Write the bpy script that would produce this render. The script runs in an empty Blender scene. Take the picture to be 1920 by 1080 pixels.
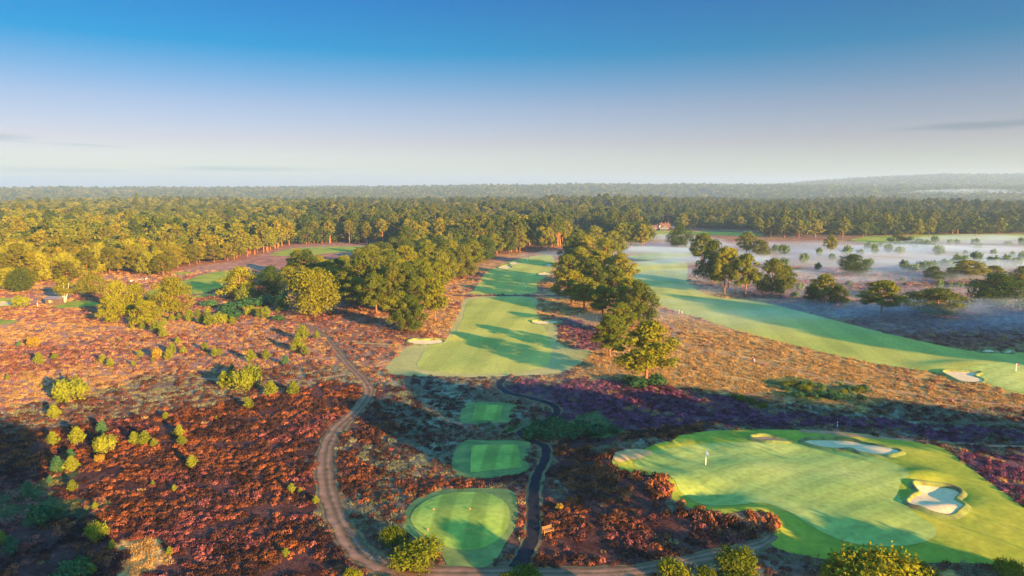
import bpy, math, numpy as np
from mathutils import Vector, Matrix
from mathutils.geometry import delaunay_2d_cdt

PI = math.pi
R_ = math.radians
rs = np.random.RandomState
scene = bpy.context.scene
COL = scene.collection

# ------------------------------------------------------------------ camera numbers
CAM_H = 40.0
PITCH = R_(8.36)
FPX = 1280.0                      # focal length in pixels of the 1920-wide photo
SUN_EL = R_(11.0)
SH_AZ = R_(-41.0)                 # direction the shadows run, from +Y, clockwise positive
SHD = np.array([math.sin(SH_AZ), math.cos(SH_AZ)])

# ------------------------------------------------------------------ noise
def _hash(ix, iy, seed):
    n = (ix.astype(np.int64) * 374761393 + iy.astype(np.int64) * 668265263 + seed * 974634777) & 0x7fffffff
    n = ((n ^ (n >> 13)) * 1274126177) & 0x7fffffff
    n = n ^ (n >> 16)
    return (n & 0xffff) / 65535.0

def vnoise(x, y, s, seed=0):
    x = np.asarray(x, float) / s; y = np.asarray(y, float) / s
    ix = np.floor(x); iy = np.floor(y)
    fx = x - ix; fy = y - iy
    fx = fx * fx * (3 - 2 * fx); fy = fy * fy * (3 - 2 * fy)
    a = _hash(ix, iy, seed); b = _hash(ix + 1, iy, seed)
    c = _hash(ix, iy + 1, seed); d = _hash(ix + 1, iy + 1, seed)
    return (a * (1 - fx) + b * fx) * (1 - fy) + (c * (1 - fx) + d * fx) * fy

def fbm(x, y, s, seed=0, o=3):
    v = 0; a = 1; t = 0
    for k in range(o):
        v = v + a * vnoise(x, y, s, seed + k * 17); t += a
        a *= 0.5; s *= 0.47
    return v / t

def sstep(a, b, x):
    t = np.clip((np.asarray(x, float) - a) / (b - a), 0, 1)
    return t * t * (3 - 2 * t)

# ------------------------------------------------------------------ pixel -> ground
def ray(px, py):
    cp, sp = math.cos(PITCH), math.sin(PITCH)
    u = 540.0 - py; r = px - 960.0
    return r, cp * FPX + sp * u, -sp * FPX + cp * u

def G0(px, py, z=0.0):
    dx, dy, dz = ray(px, py)
    t = (z - CAM_H) / dz
    return dx * t, dy * t

def G(px, py):
    z = 0.0
    for _ in range(6):
        x, y = G0(px, py, z)
        z = float(hgt(x, y))
    return x, y, z

def depth_of(x, y, z):
    return y * math.cos(PITCH) + (CAM_H - z) * math.sin(PITCH)

def to_px(x, y, z):
    x = np.asarray(x, float); y = np.asarray(y, float); z = np.asarray(z, float)
    cp, sp = math.cos(PITCH), math.sin(PITCH)
    d = y * cp + (CAM_H - z) * sp
    v = -(y * -sp + (z - CAM_H) * cp) if False else (z - CAM_H) * cp + y * sp
    d = np.where(d < 1, 1, d)
    return 960 + FPX * x / d, 540 - FPX * v / d

# ------------------------------------------------------------------ terrain height
_gx, _gy = 37.0, 87.0
MOUNDS = [
    (1400, 895, 0.45, 6.0, 4.0), (1560, 935, 0.5, 6.0, 4.5), (1480, 862, -0.35, 6.0, 3.5), (1640, 985, 0.4, 5.0, 3.0), (1330, 870, -0.2, 3.0, 3.0),  # px, py, height, radius along x, radius along y
    (1210, 845, 1.0, 4.5, 2.0), (1290, 836, 0.8, 3.0, 1.5), (1235, 925, 1.0, 4.0, 3.0), (1175, 900, 0.4, 4.0, 4.0),
    (1330, 988, 0.8, 5.0, 2.2), (1420, 990, 1.1, 4.5, 2.6), (1160, 875, 0.9, 2.5, 2.5),
    (1320, 935, -1.3, 4.0, 2.5), (1225, 885, -0.35, 3.0, 3.0),
    (1758, 935, -0.8, 3.2, 2.6), (1590, 842, -0.5, 6.0, 1.6),
    (1550, 822, 0.5, 9.0, 1.6), (1730, 905, 0.5, 2.5, 1.5), (1770, 972, 0.5, 3.0, 1.2),
    (862, 975, 0.9, 8.5, 6.0), (925, 860, 0.5, 6.0, 5.0), (912, 775, 0.4, 5.0, 5.0),
    (1790, 690, 0.9, 8.0, 4.0), (1900, 700, 1.2, 12.0, 10.0), (800, 632, 1.2, 9.0, 3.5), (1023, 598, 1.1, 7.0, 4.0),
]
_mw = [(G0(a, b), h, rx, ry) for a, b, h, rx, ry in MOUNDS]
_h1x = np.array([-1200, 0, 400, 700, 960, 1280, 1500, 1920, 3000]); _h1y = np.array([16, 16, 17, 23, 32, 35, 31, 28, 26.])
_h2x = np.array([-1200, 1300, 1440, 1500, 1600, 1750, 1920, 3000]); _h2y = np.array([0, 0, 40, 62, 90, 114, 109, 100.])

def hgt(x, y):
    x = np.asarray(x, float); y = np.asarray(y, float)
    z = 0.30 * np.sin(x / 37 + 1) * np.sin(y / 43 + 0.5) + 0.18 * np.sin(x / 19 + y / 23)
    q = np.sqrt(((x - _gx) / 33) ** 2 + ((y - _gy) / 25) ** 2)
    z = z + 1.0 * (1 - sstep(0.75, 1.35, q))
    z = z - 1.3 * np.exp(-(((x + 8) / 30) ** 2 + ((y - 118) / 14) ** 2))
    for (mx, my), h, rx, ry in _mw:
        z = z + h * np.exp(-(((x - mx) / rx) ** 2 + ((y - my) / ry) ** 2))
    R = np.hypot(x, y)
    az = np.arctan2(x, np.maximum(y, 1e-3))
    pxh = 960 + 1280 * np.tan(np.clip(az, -1.2, 1.2))
    far = sstep(300, 900, R)
    z = z + far * 1.2 * np.sin(x / 130 + 0.7) * np.sin(y / 170)
    H1 = np.interp(pxh, _h1x, _h1y); H2 = np.interp(pxh, _h2x, _h2y)
    f = sstep(1350, 2200, R)
    z = z - 14 * f
    z = z + (H1 + 14) * sstep(2200, 3500, R) * (0.93 + 0.14 * fbm(x, y, 700, 5, 2)) 
    z = z + (np.maximum(H2 - H1, -14)) * sstep(3900, 6000, R)
    z = z + sstep(2000, 2600, R) * 7 * (fbm(x, y, 420, 9, 2) - 0.5)
    return z

# ------------------------------------------------------------------ materials
def new_mat(name):
    m = bpy.data.materials.new(name); m.use_nodes = True
    nt = m.node_tree; nt.nodes.clear()
    out = nt.nodes.new('ShaderNodeOutputMaterial')
    return m, nt, out

def N(nt, typ, **kw):
    n = nt.nodes.new(typ)
    for k, v in kw.items():
        if k.startswith('i_'):
            n.inputs[k[2:].replace('_', ' ')].default_value = v
        else:
            setattr(n, k, v)
    return n

def L(nt, a, b): nt.links.new(a, b)

def ramp(nt, stops, fac=None):
    r = nt.nodes.new('ShaderNodeValToRGB')
    e = r.color_ramp.elements
    while len(e) < len(stops): e.new(0.5)
    for i, (p, c) in enumerate(stops):
        e[i].position = p; e[i].color = (c[0], c[1], c[2], 1)
    if fac is not None: L(nt, fac, r.inputs['Fac'])
    return r

def simple(name, col, rough=0.7, var=0.15, scale=3.0, bump=0.0, metal=0.0):
    m, nt, out = new_mat(name)
    b = N(nt, 'ShaderNodeBsdfPrincipled'); b.inputs['Roughness'].default_value = rough
    b.inputs['Specular IOR Level'].default_value = 0.5 if rough < 0.6 else 0.05
    b.inputs['Metallic'].default_value = metal
    tc = N(nt, 'ShaderNodeTexCoord'); no = N(nt, 'ShaderNodeTexNoise'); no.inputs['Scale'].default_value = scale
    L(nt, tc.outputs['Object'], no.inputs['Vector'])
    r = ramp(nt, [(0.3, [c * (1 - var) for c in col]), (0.7, [min(1, c * (1 + var)) for c in col])], no.outputs['Fac'])
    L(nt, r.outputs['Color'], b.inputs['Base Color'])
    if bump:
        bp = N(nt, 'ShaderNodeBump'); bp.inputs['Strength'].default_value = bump
        L(nt, no.outputs['Fac'], bp.inputs['Height']); L(nt, bp.outputs['Normal'], b.inputs['Normal'])
    L(nt, b.outputs['BSDF'], out.inputs['Surface'])
    return m

def foliage(name, c1, c2, c3, scale=0.5, trans=0.25, tint=False):
    """leaf material: clump noise + per-object (or per-instance) variation"""
    m, nt, out = new_mat(name)
    oi = N(nt, 'ShaderNodeObjectInfo')
    tc = N(nt, 'ShaderNodeTexCoord')
    no = N(nt, 'ShaderNodeTexNoise'); no.inputs['Scale'].default_value = scale; no.inputs['Detail'].default_value = 3
    mp = N(nt, 'ShaderNodeVectorMath', operation='ADD')
    L(nt, tc.outputs['Object'], mp.inputs[0]); L(nt, oi.outputs['Random'], mp.inputs[1])
    L(nt, mp.outputs[0], no.inputs['Vector'])
    mx = N(nt, 'ShaderNodeMath', operation='MULTIPLY_ADD'); mx.inputs[1].default_value = 0.75; 
    L(nt, oi.outputs['Random'], mx.inputs[0])
    ad = N(nt, 'ShaderNodeMath', operation='MULTIPLY_ADD'); ad.inputs[1].default_value = 1.1; ad.inputs[2].default_value = -0.42
    L(nt, no.outputs['Fac'], ad.inputs[0]); L(nt, ad.outputs[0], mx.inputs[2])
    r = ramp(nt, [(0.0, c1), (0.5, c2), (1.0, c3)], mx.outputs[0])
    col = r.outputs['Color']
    d = N(nt, 'ShaderNodeBsdfDiffuse'); L(nt, col, d.inputs['Color'])
    t = N(nt, 'ShaderNodeBsdfTranslucent')
    hs = N(nt, 'ShaderNodeMixRGB', blend_type='MULTIPLY'); hs.inputs['Fac'].default_value = 1
    hs.inputs['Color2'].default_value = (1.0, 1.0, 0.6, 1); L(nt, col, hs.inputs['Color1']); L(nt, hs.outputs[0], t.inputs['Color'])
    ms = N(nt, 'ShaderNodeMixShader'); ms.inputs['Fac'].default_value = trans
    L(nt, d.outputs[0], ms.inputs[1]); L(nt, t.outputs[0], ms.inputs[2])
    L(nt, ms.outputs[0], out.inputs['Surface'])
    return m

def tinted(name, trans=0.15):
    """colour comes from the per-instance attribute 'tint', varied by small noise"""
    m, nt, out = new_mat(name)
    at = N(nt, 'ShaderNodeAttribute', attribute_type='INSTANCER', attribute_name='tint')
    tc = N(nt, 'ShaderNodeTexCoord'); no = N(nt, 'ShaderNodeTexNoise'); no.inputs['Scale'].default_value = 4.0
    L(nt, tc.outputs['Object'], no.inputs['Vector'])
    r = ramp(nt, [(0.3, (0.55, 0.55, 0.55)), (0.7, (1.35, 1.35, 1.35))], no.outputs['Fac'])
    mu = N(nt, 'ShaderNodeMixRGB', blend_type='MULTIPLY'); mu.inputs['Fac'].default_value = 1
    L(nt, at.outputs['Color'], mu.inputs['Color1']); L(nt, r.outputs['Color'], mu.inputs['Color2'])
    d = N(nt, 'ShaderNodeBsdfDiffuse'); L(nt, mu.outputs[0], d.inputs['Color'])
    t = N(nt, 'ShaderNodeBsdfTranslucent'); L(nt, mu.outputs[0], t.inputs['Color'])
    ms = N(nt, 'ShaderNodeMixShader'); ms.inputs['Fac'].default_value = trans
    L(nt, d.outputs[0], ms.inputs[1]); L(nt, t.outputs[0], ms.inputs[2]); L(nt, ms.outputs[0], out.inputs['Surface'])
    return m

M = {}
M['pine'] = foliage('pine_needles', (0.075, 0.105, 0.008), (0.150, 0.165, 0.010), (0.220, 0.200, 0.012))
M['pine_dark'] = foliage('dark_pine_needles', (0.035, 0.068, 0.010), (0.078, 0.102, 0.010), (0.130, 0.132, 0.012))
M['broad'] = foliage('broad_leaves', (0.030, 0.062, 0.008), (0.060, 0.090, 0.010), (0.100, 0.115, 0.012))
M['golden'] = foliage('golden_needles', (0.170, 0.180, 0.010), (0.260, 0.250, 0.012), (0.340, 0.310, 0.015))
M['goldpine'] = foliage('gold_pine_needles', (0.080, 0.090, 0.006), (0.175, 0.160, 0.007), (0.260, 0.210, 0.008))
M['young'] = foliage('young_needles', (0.130, 0.170, 0.018), (0.210, 0.240, 0.020), (0.290, 0.300, 0.03), 1.5)
M['young_shade'] = foliage('young_shade_needles', (0.05, 0.13, 0.06), (0.08, 0.18, 0.07), (0.11, 0.22, 0.08), 1.5)  # bluish dark copy of the young needles, shade put into the colour
M['amber'] = foliage('amber_leaves', (0.26, 0.17, 0.02), (0.34, 0.22, 0.025), (0.42, 0.28, 0.03), 1.5)
M['gorse'] = foliage('gorse_leaves', (0.070, 0.105, 0.008), (0.140, 0.160, 0.010), (0.240, 0.230, 0.012), 0.9)
M['shrub'] = foliage('shrub_leaves', (0.030, 0.085, 0.035), (0.050, 0.130, 0.045), (0.085, 0.180, 0.05), 0.9)
M['birchleaf'] = foliage('birch_leaves', (0.130, 0.140, 0.008), (0.200, 0.190, 0.01), (0.27, 0.24, 0.012), 1.0)
M['sapling'] = foliage('sapling_leaves', (0.10, 0.17, 0.06), (0.15, 0.23, 0.08), (0.22, 0.30, 0.10), 1.0, 0.35)
M['tint'] = tinted('heath_growth')
# pine bark: grey-brown below, orange above
def bark_mat():
    m, nt, out = new_mat('pine_bark')
    tc = N(nt, 'ShaderNodeTexCoord'); sx = N(nt, 'ShaderNodeSeparateXYZ'); L(nt, tc.outputs['Generated'], sx.inputs[0])
    no = N(nt, 'ShaderNodeTexNoise'); no.inputs['Scale'].default_value = 6; L(nt, tc.outputs['Object'], no.inputs['Vector'])
    ad = N(nt, 'ShaderNodeMath', operation='MULTIPLY_ADD'); ad.inputs[1].default_value = 0.4; L(nt, no.outputs['Fac'], ad.inputs[0]); L(nt, sx.outputs['Z'], ad.inputs[2])
    r = ramp(nt, [(0.2, (0.16, 0.09, 0.06)), (0.65, (0.32, 0.14, 0.065))], ad.outputs[0])
    d = N(nt, 'ShaderNodeBsdfDiffuse'); L(nt, r.outputs['Color'], d.inputs['Color']); L(nt, d.outputs[0], out.inputs['Surface'])
    return m
M['bark'] = bark_mat()
M['birchbark'] = simple('birch_bark', (0.62, 0.52, 0.40), 0.7, 0.3, 3)
M['dead'] = simple('dead_wood', (0.22, 0.15, 0.10), 0.9, 0.3, 4)

def grass_mat(name, c1, c2, c3, scale=0.12, stripes=None, rough=0.85):
    m, nt, out = new_mat(name)
    b = N(nt, 'ShaderNodeBsdfPrincipled'); b.inputs['Roughness'].default_value = rough
    b.inputs['Specular IOR Level'].default_value = 0.1
    tc = N(nt, 'ShaderNodeTexCoord')
    no = N(nt, 'ShaderNodeTexNoise'); no.inputs['Scale'].default_value = scale; no.inputs['Detail'].default_value = 5
    L(nt, tc.outputs['Object'], no.inputs['Vector'])
    r = ramp(nt, [(0.32, c1), (0.5, c2), (0.68, c3)], no.outputs['Fac'])
    col = r.outputs['Color']
    n2 = N(nt, 'ShaderNodeTexNoise'); n2.inputs['Scale'].default_value = 1.3; n2.inputs['Detail'].default_value = 6
    L(nt, tc.outputs['Object'], n2.inputs['Vector'])
    r2 = ramp(nt, [(0.3, (0.82, 0.82, 0.82)), (0.7, (1.15, 1.15, 1.15))], n2.outputs['Fac'])
    mu = N(nt, 'ShaderNodeMixRGB', blend_type='MULTIPLY'); mu.inputs['Fac'].default_value = 1
    L(nt, col, mu.inputs['Color1']); L(nt, r2.outputs['Color'], mu.inputs['Color2']); col = mu.outputs[0]
    if stripes:
        ang, width, amt = stripes
        mp = N(nt, 'ShaderNodeMapping'); mp.inputs['Rotation'].default_value = (0, 0, R_(ang)); mp.inputs['Scale'].default_value = (1 / width,) * 3
        L(nt, tc.outputs['Object'], mp.inputs['Vector'])
        w = N(nt, 'ShaderNodeTexWave'); w.inputs['Scale'].default_value = 0.16; w.inputs['Distortion'].default_value = 0.25
        w.inputs['Detail'].default_value = 1
        L(nt, mp.outputs[0], w.inputs['Vector'])
        r3 = ramp(nt, [(0.35, (1 - amt,) * 3), (0.65, (1 + amt,) * 3)], w.outputs['Fac'])
        m3 = N(nt, 'ShaderNodeMixRGB', blend_type='MULTIPLY'); m3.inputs['Fac'].default_value = 1
        L(nt, col, m3.inputs['Color1']); L(nt, r3.outputs['Color'], m3.inputs['Color2']); col = m3.outputs[0]
    L(nt, col, b.inputs['Base Color'])
    bp = N(nt, 'ShaderNodeBump'); bp.inputs['Strength'].default_value = 0.25; bp.inputs['Distance'].default_value = 0.1
    L(nt, n2.outputs['Fac'], bp.inputs['Height']); L(nt, bp.outputs['Normal'], b.inputs['Normal'])
    L(nt, b.outputs['BSDF'], out.inputs['Surface'])
    return m

M['fairway'] = grass_mat('fairway_turf', (0.25, 0.275, 0.040), (0.34, 0.33, 0.050), (0.42, 0.375, 0.060), 0.05, (8, 5.0, 0.06))
M['semirough'] = grass_mat('semi_rough_turf', (0.27, 0.25, 0.07), (0.35, 0.30, 0.08), (0.42, 0.33, 0.10), 0.09)
M['surround'] = grass_mat('surround_turf', (0.16, 0.20, 0.018), (0.24, 0.265, 0.020), (0.35, 0.32, 0.028), 0.13)
M['green'] = grass_mat('putting_turf', (0.21, 0.28, 0.050), (0.28, 0.335, 0.065), (0.36, 0.385, 0.085), 0.07, (60, 1.6, 0.06))
M['tee'] = grass_mat('tee_turf', (0.17, 0.25, 0.035), (0.22, 0.30, 0.04), (0.28, 0.34, 0.05), 0.2, (3, 2.1, 0.16))
M['tee2'] = grass_mat('tee_bank_turf', (0.09, 0.14, 0.035), (0.13, 0.18, 0.045), (0.19, 0.23, 0.05), 0.3)
M['sand'] = simple('bunker_sand', (0.62, 0.44, 0.21), 0.95, 0.12, 1.6, 0.12)
def track_mat():
    m, nt, out = new_mat('dirt_track')
    at = N(nt, 'ShaderNodeAttribute', attribute_name='across'); tc = N(nt, 'ShaderNodeTexCoord')
    n1 = N(nt, 'ShaderNodeTexNoise'); n1.inputs['Scale'].default_value = 0.7; n1.inputs['Detail'].default_value = 6; L(nt, tc.outputs['Object'], n1.inputs['Vector'])
    ad = N(nt, 'ShaderNodeMath', operation='MULTIPLY_ADD'); ad.inputs[1].default_value = 0.22; L(nt, n1.outputs['Fac'], ad.inputs[0]); L(nt, at.outputs['Fac'], ad.inputs[2])
    r = ramp(nt, [(0.10, (0.13, 0.075, 0.04)), (0.27, (0.25, 0.14, 0.08)), (0.42, (0.24, 0.13, 0.075)), (0.56, (0.13, 0.085, 0.045)), (0.66, (0.13, 0.085, 0.045)), (0.78, (0.25, 0.14, 0.08)), (0.92, (0.17, 0.10, 0.06)), (1.0, (0.13, 0.08, 0.04))], ad.outputs[0])
    r2 = ramp(nt, [(0.3, (0.7, 0.7, 0.7)), (0.7, (1.2, 1.2, 1.2))], n1.outputs['Fac'])
    mu = N(nt, 'ShaderNodeMixRGB', blend_type='MULTIPLY'); mu.inputs['Fac'].default_value = 1; L(nt, r.outputs[0], mu.inputs['Color1']); L(nt, r2.outputs[0], mu.inputs['Color2'])
    d = N(nt, 'ShaderNodeBsdfDiffuse'); L(nt, mu.outputs[0], d.inputs['Color'])
    bp = N(nt, 'ShaderNodeBump'); bp.inputs['Strength'].default_value = 0.5; bp.inputs['Distance'].default_value = 0.2; L(nt, n1.outputs['Fac'], bp.inputs['Height']); L(nt, bp.outputs[0], d.inputs['Normal'])
    L(nt, d.outputs[0], out.inputs['Surface']); return m
M['track'] = track_mat()
M['asphalt'] = simple('asphalt_path', (0.016, 0.017, 0.020), 1.0, 0.25, 1.5, 0.1)
M['sandpath'] = simple('sandy_path', (0.34, 0.185, 0.085), 0.95, 0.15, 0.6, 0.1)
M['verge'] = grass_mat('path_verge', (0.09, 0.07, 0.035), (0.14, 0.11, 0.04), (0.22, 0.15, 0.05), 0.5)

# ------------------------------------------------------------------ mesh helpers
def mesh_from(name, V, F, mats, mi=None, smooth=False):
    """V: (n,3); F: list of index arrays with equal length (array (m,k)) or list of tuples"""
    me = bpy.data.meshes.new(name)
    V = np.asarray(V, np.float32)
    if isinstance(F, np.ndarray):
        k = F.shape[1]; m = F.shape[0]
        me.vertices.add(len(V)); me.vertices.foreach_set('co', V.ravel())
        me.loops.add(m * k); me.loops.foreach_set('vertex_index', F.ravel().astype(np.int32))
        me.polygons.add(m); me.polygons.foreach_set('loop_start', (np.arange(m) * k).astype(np.int32))
        me.polygons.foreach_set('loop_total', np.full(m, k, np.int32))
    else:
        me.from_pydata(V.tolist(), [], [tuple(f) for f in F])
    if mi is not None: me.polygons.foreach_set('material_index', np.asarray(mi, np.int32))
    if smooth: me.polygons.foreach_set('use_smooth', np.ones(len(me.polygons), bool))
    for m_ in (mats if isinstance(mats, (list, tuple)) else [mats]): me.materials.append(m_)
    me.update(calc_edges=True); me.validate()
    return me

def link(name, me, parent=None, loc=(0, 0, 0), rz=0, scl=(1, 1, 1)):
    o = bpy.data.objects.new(name, me); COL.objects.link(o)
    o.location = loc; o.rotation_euler = (0, 0, rz); o.scale = scl
    if parent: o.parent = parent
    return o

def tag(o, label=None, cat=None, group=None, kind=None):
    if label: o['label'] = label
    if cat: o['category'] = cat
    if group: o['group'] = group
    if kind: o['kind'] = kind
    return o

class MB:
    def __init__(s): s.v = []; s.f = []
    def add(s, V, F):
        b = len(s.v); s.v += [tuple(p) for p in V]; s.f += [tuple(i + b for i in f) for f in F]; return s
    def box(s, c, d, rz=0, taper=1.0):
        cx, cy, cz = c; dx, dy, dz = d[0] / 2, d[1] / 2, d[2] / 2
        V = []
        for z, t in ((-dz, 1), (dz, taper)):
            for x, y in ((-dx, -dy), (dx, -dy), (dx, dy), (-dx, dy)):
                X, Y = x * t, y * t
                V.append((cx + X * math.cos(rz) - Y * math.sin(rz), cy + X * math.sin(rz) + Y * math.cos(rz), cz + z))
        return s.add(V, [(3, 2, 1, 0), (4, 5, 6, 7), (0, 1, 5, 4), (1, 2, 6, 5), (2, 3, 7, 6), (3, 0, 4, 7)])
    def tube(s, pts, rad, n=7, cap=True):
        pts = [Vector(p) for p in pts]; V = []; F = []
        for i, p in enumerate(pts):
            d = (pts[min(i + 1, len(pts) - 1)] - pts[max(i - 1, 0)]).normalized()
            a = d.orthogonal().normalized() if abs(d.z) < 0.9 else Vector((1, 0, 0)); b = d.cross(a).normalized(); a = b.cross(d).normalized()
            r = rad[i] if isinstance(rad, (list, tuple)) else rad
            for k in range(n):
                t = 2 * PI * k / n; V.append(p + (a * math.cos(t) + b * math.sin(t)) * r)
        for i in range(len(pts) - 1):
            for k in range(n):
                F.append((i * n + k, i * n + (k + 1) % n, (i + 1) * n + (k + 1) % n, (i + 1) * n + k))
        if cap:
            F.append(tuple(range(n))[::-1]); F.append(tuple((len(pts) - 1) * n + k for k in range(n)))
        return s.add(V, F)
    def gable(s, c, d, h):
        """ridge along x: base box centre c (z = eave), size dx,dy, ridge height h"""
        x0, x1 = c[0] - d[0] / 2, c[0] + d[0] / 2; y0, y1 = c[1] - d[1] / 2, c[1] + d[1] / 2; z = c[2]
        V = [(x0, y0, z), (x1, y0, z), (x1, y1, z), (x0, y1, z), (x0, c[1], z + h), (x1, c[1], z + h)]
        return s.add(V, [(0, 1, 5, 4), (2, 3, 4, 5), (0, 4, 3), (1, 2, 5), (3, 2, 1, 0)])
    def gable_y(s, c, d, h):
        x0, x1 = c[0] - d[0] / 2, c[0] + d[0] / 2; y0, y1 = c[1] - d[1] / 2, c[1] + d[1] / 2; z = c[2]
        V = [(x0, y0, z), (x1, y0, z), (x1, y1, z), (x0, y1, z), (c[0], y0, z + h), (c[0], y1, z + h)]
        return s.add(V, [(0, 4, 5, 3), (1, 2, 5, 4), (0, 1, 4), (2, 3, 5), (3, 2, 1, 0)])
    def sphere(s, c, r, sz=1.0, n=8, m=6):
        V = []; F = []
        for i in range(m + 1):
            t = PI * i / m
            for k in range(n):
                p = 2 * PI * k / n
                V.append((c[0] + r * math.sin(t) * math.cos(p), c[1] + r * math.sin(t) * math.sin(p), c[2] + r * sz * math.cos(t)))
        for i in range(m):
            for k in range(n):
                F.append((i * n + k, (i + 1) * n + k, (i + 1) * n + (k + 1) % n, i * n + (k + 1) % n))
        return s.add(V, F)
    def mesh(s, name, mat, smooth=False): return mesh_from(name, np.array(s.v), s.f, mat, smooth=smooth)
    def build(s, name, mat, parent=None, smooth=False, loc=(0, 0, 0)):
        return link(name, s.mesh(name, mat, smooth), parent, loc)

def catmull(P, closed=True, n=6):
    P = [np.array(p, float) for p in P]; out = []
    m = len(P)
    rng = range(m) if closed else range(m - 1)
    for i in rng:
        if closed: a, b, c, d = P[(i - 1) % m], P[i], P[(i + 1) % m], P[(i + 2) % m]
        else: a, b, c, d = P[max(i - 1, 0)], P[i], P[i + 1], P[min(i + 2, m - 1)]
        for k in range(n):
            t = k / n
            out.append(0.5 * ((2 * b) + (-a + c) * t + (2 * a - 5 * b + 4 * c - d) * t * t + (-a + 3 * b - 3 * c + d) * t ** 3))
    if not closed: out.append(P[-1])
    return np.array(out)

def inpoly(x, y, poly):
    x = np.asarray(x, float); y = np.asarray(y, float)
    res = np.zeros(np.shape(x), bool); n = len(poly)
    x0, y0 = poly[:, 0].min(), poly[:, 1].min(); x1, y1 = poly[:, 0].max(), poly[:, 1].max()
    bb = (x >= x0) & (x <= x1) & (y >= y0) & (y <= y1)
    if not bb.any(): return res
    xs = x[bb]; ys = y[bb]; r = np.zeros(xs.shape, bool)
    for i in range(n):
        ax, ay = poly[i]; bx, by = poly[(i + 1) % n]
        if ay == by: continue
        c = ((ay > ys) != (by > ys)) & (xs < (bx - ax) * (ys - ay) / (by - ay) + ax)
        r ^= c
    res[bb] = r
    return res

def world_poly(pix, smooth=True, n=6):
    P = [G(*p)[:2] for p in pix]
    return catmull(P, True, n) if smooth else np.array(P)

SHEETS = []          # (poly, clearance) where nothing scatters

def sheet(name, pix, off, mat, sp=1.0, smooth=True, n=6, world=None, skirt=True):
    """a thin sheet of ground cover draped on the terrain"""
    P = world if world is not None else world_poly(pix, smooth, n)
    # resample boundary
    B = []
    for i in range(len(P)):
        a, b = P[i], P[(i + 1) % len(P)]; k = max(1, int(np.hypot(*(b - a)) / sp))
        for j in range(k): B.append(a + (b - a) * j / k)
    B = np.array(B)
    x0, y0 = B.min(0); x1, y1 = B.max(0)
    gx, gy = np.meshgrid(np.arange(x0, x1, sp), np.arange(y0, y1, sp))
    gx = gx.ravel() + 0.13 * sp * np.sin(gy.ravel()); gy = gy.ravel()
    k = inpoly(gx, gy, B)
    pts = np.concatenate([B, np.stack([gx[k], gy[k]], 1)])
    nb = len(B)
    V2, E, F, *_ = delaunay_2d_cdt([Vector(p) for p in pts.tolist()], [(i, (i + 1) % nb) for i in range(nb)], [], 1, 1e-4)
    V2 = np.array([tuple(v) for v in V2])
    z = hgt(V2[:, 0], V2[:, 1]) + off
    o = link(name, mesh_from(name, np.column_stack([V2, z]), [tuple(f) for f in F], mat, smooth=True))
    o['kind'] = 'structure'
    SHEETS.append(B)
    return o

def ribbon_poly(pix, widths, n=8):
    """pixel centre line + widths in metres -> world polygon"""
    P = catmull([G(*p)[:2] for p in pix], False, n)
    W = np.interp(np.linspace(0, 1, len(P)), np.linspace(0, 1, len(widths)), widths)
    d = np.gradient(P, axis=0); d /= np.linalg.norm(d, axis=1)[:, None]
    nrm = np.stack([-d[:, 1], d[:, 0]], 1)
    wob = 1 + 0.12 * np.sin(np.arange(len(P)) * 1.3)
    return P, nrm, W * wob / 2

def ribbon(name, pix, widths, off, mat, along=None, across=8, n=8):
    P, nrm, h = ribbon_poly(pix, widths, n)
    # densify along
    s = np.concatenate([[0], np.cumsum(np.hypot(*np.diff(P, axis=0).T))])
    step = along or 0.8
    t = np.linspace(0, s[-1], max(3, int(s[-1] / step)))
    Px = np.interp(t, s, P[:, 0]); Py = np.interp(t, s, P[:, 1]); nx = np.interp(t, s, nrm[:, 0]); ny = np.interp(t, s, nrm[:, 1]); hh = np.interp(t, s, h)
    V = []; m = across + 1
    for j in range(m):
        u = (j / across * 2 - 1) * hh
        x = Px + nx * u; y = Py + ny * u
        V.append(np.column_stack([x, y, hgt(x, y) + off]))
    V = np.stack(V, 1).reshape(-1, 3)
    i = np.arange(len(t) - 1)[:, None] * m + np.arange(across)[None, :]
    i = i.ravel(); F = np.column_stack([i, i + m, i + m + 1, i + 1])
    o = link(name, mesh_from(name, V, F, mat, smooth=True)); o['kind'] = 'structure'
    ua = o.data.attributes.new('across', 'FLOAT', 'POINT'); ua.data.foreach_set('value', np.tile(np.linspace(0, 1, m), len(t)).astype(np.float32))
    SHEETS.append(np.concatenate([P + nrm * h[:, None], (P - nrm * h[:, None])[::-1]]))
    return o

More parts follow.
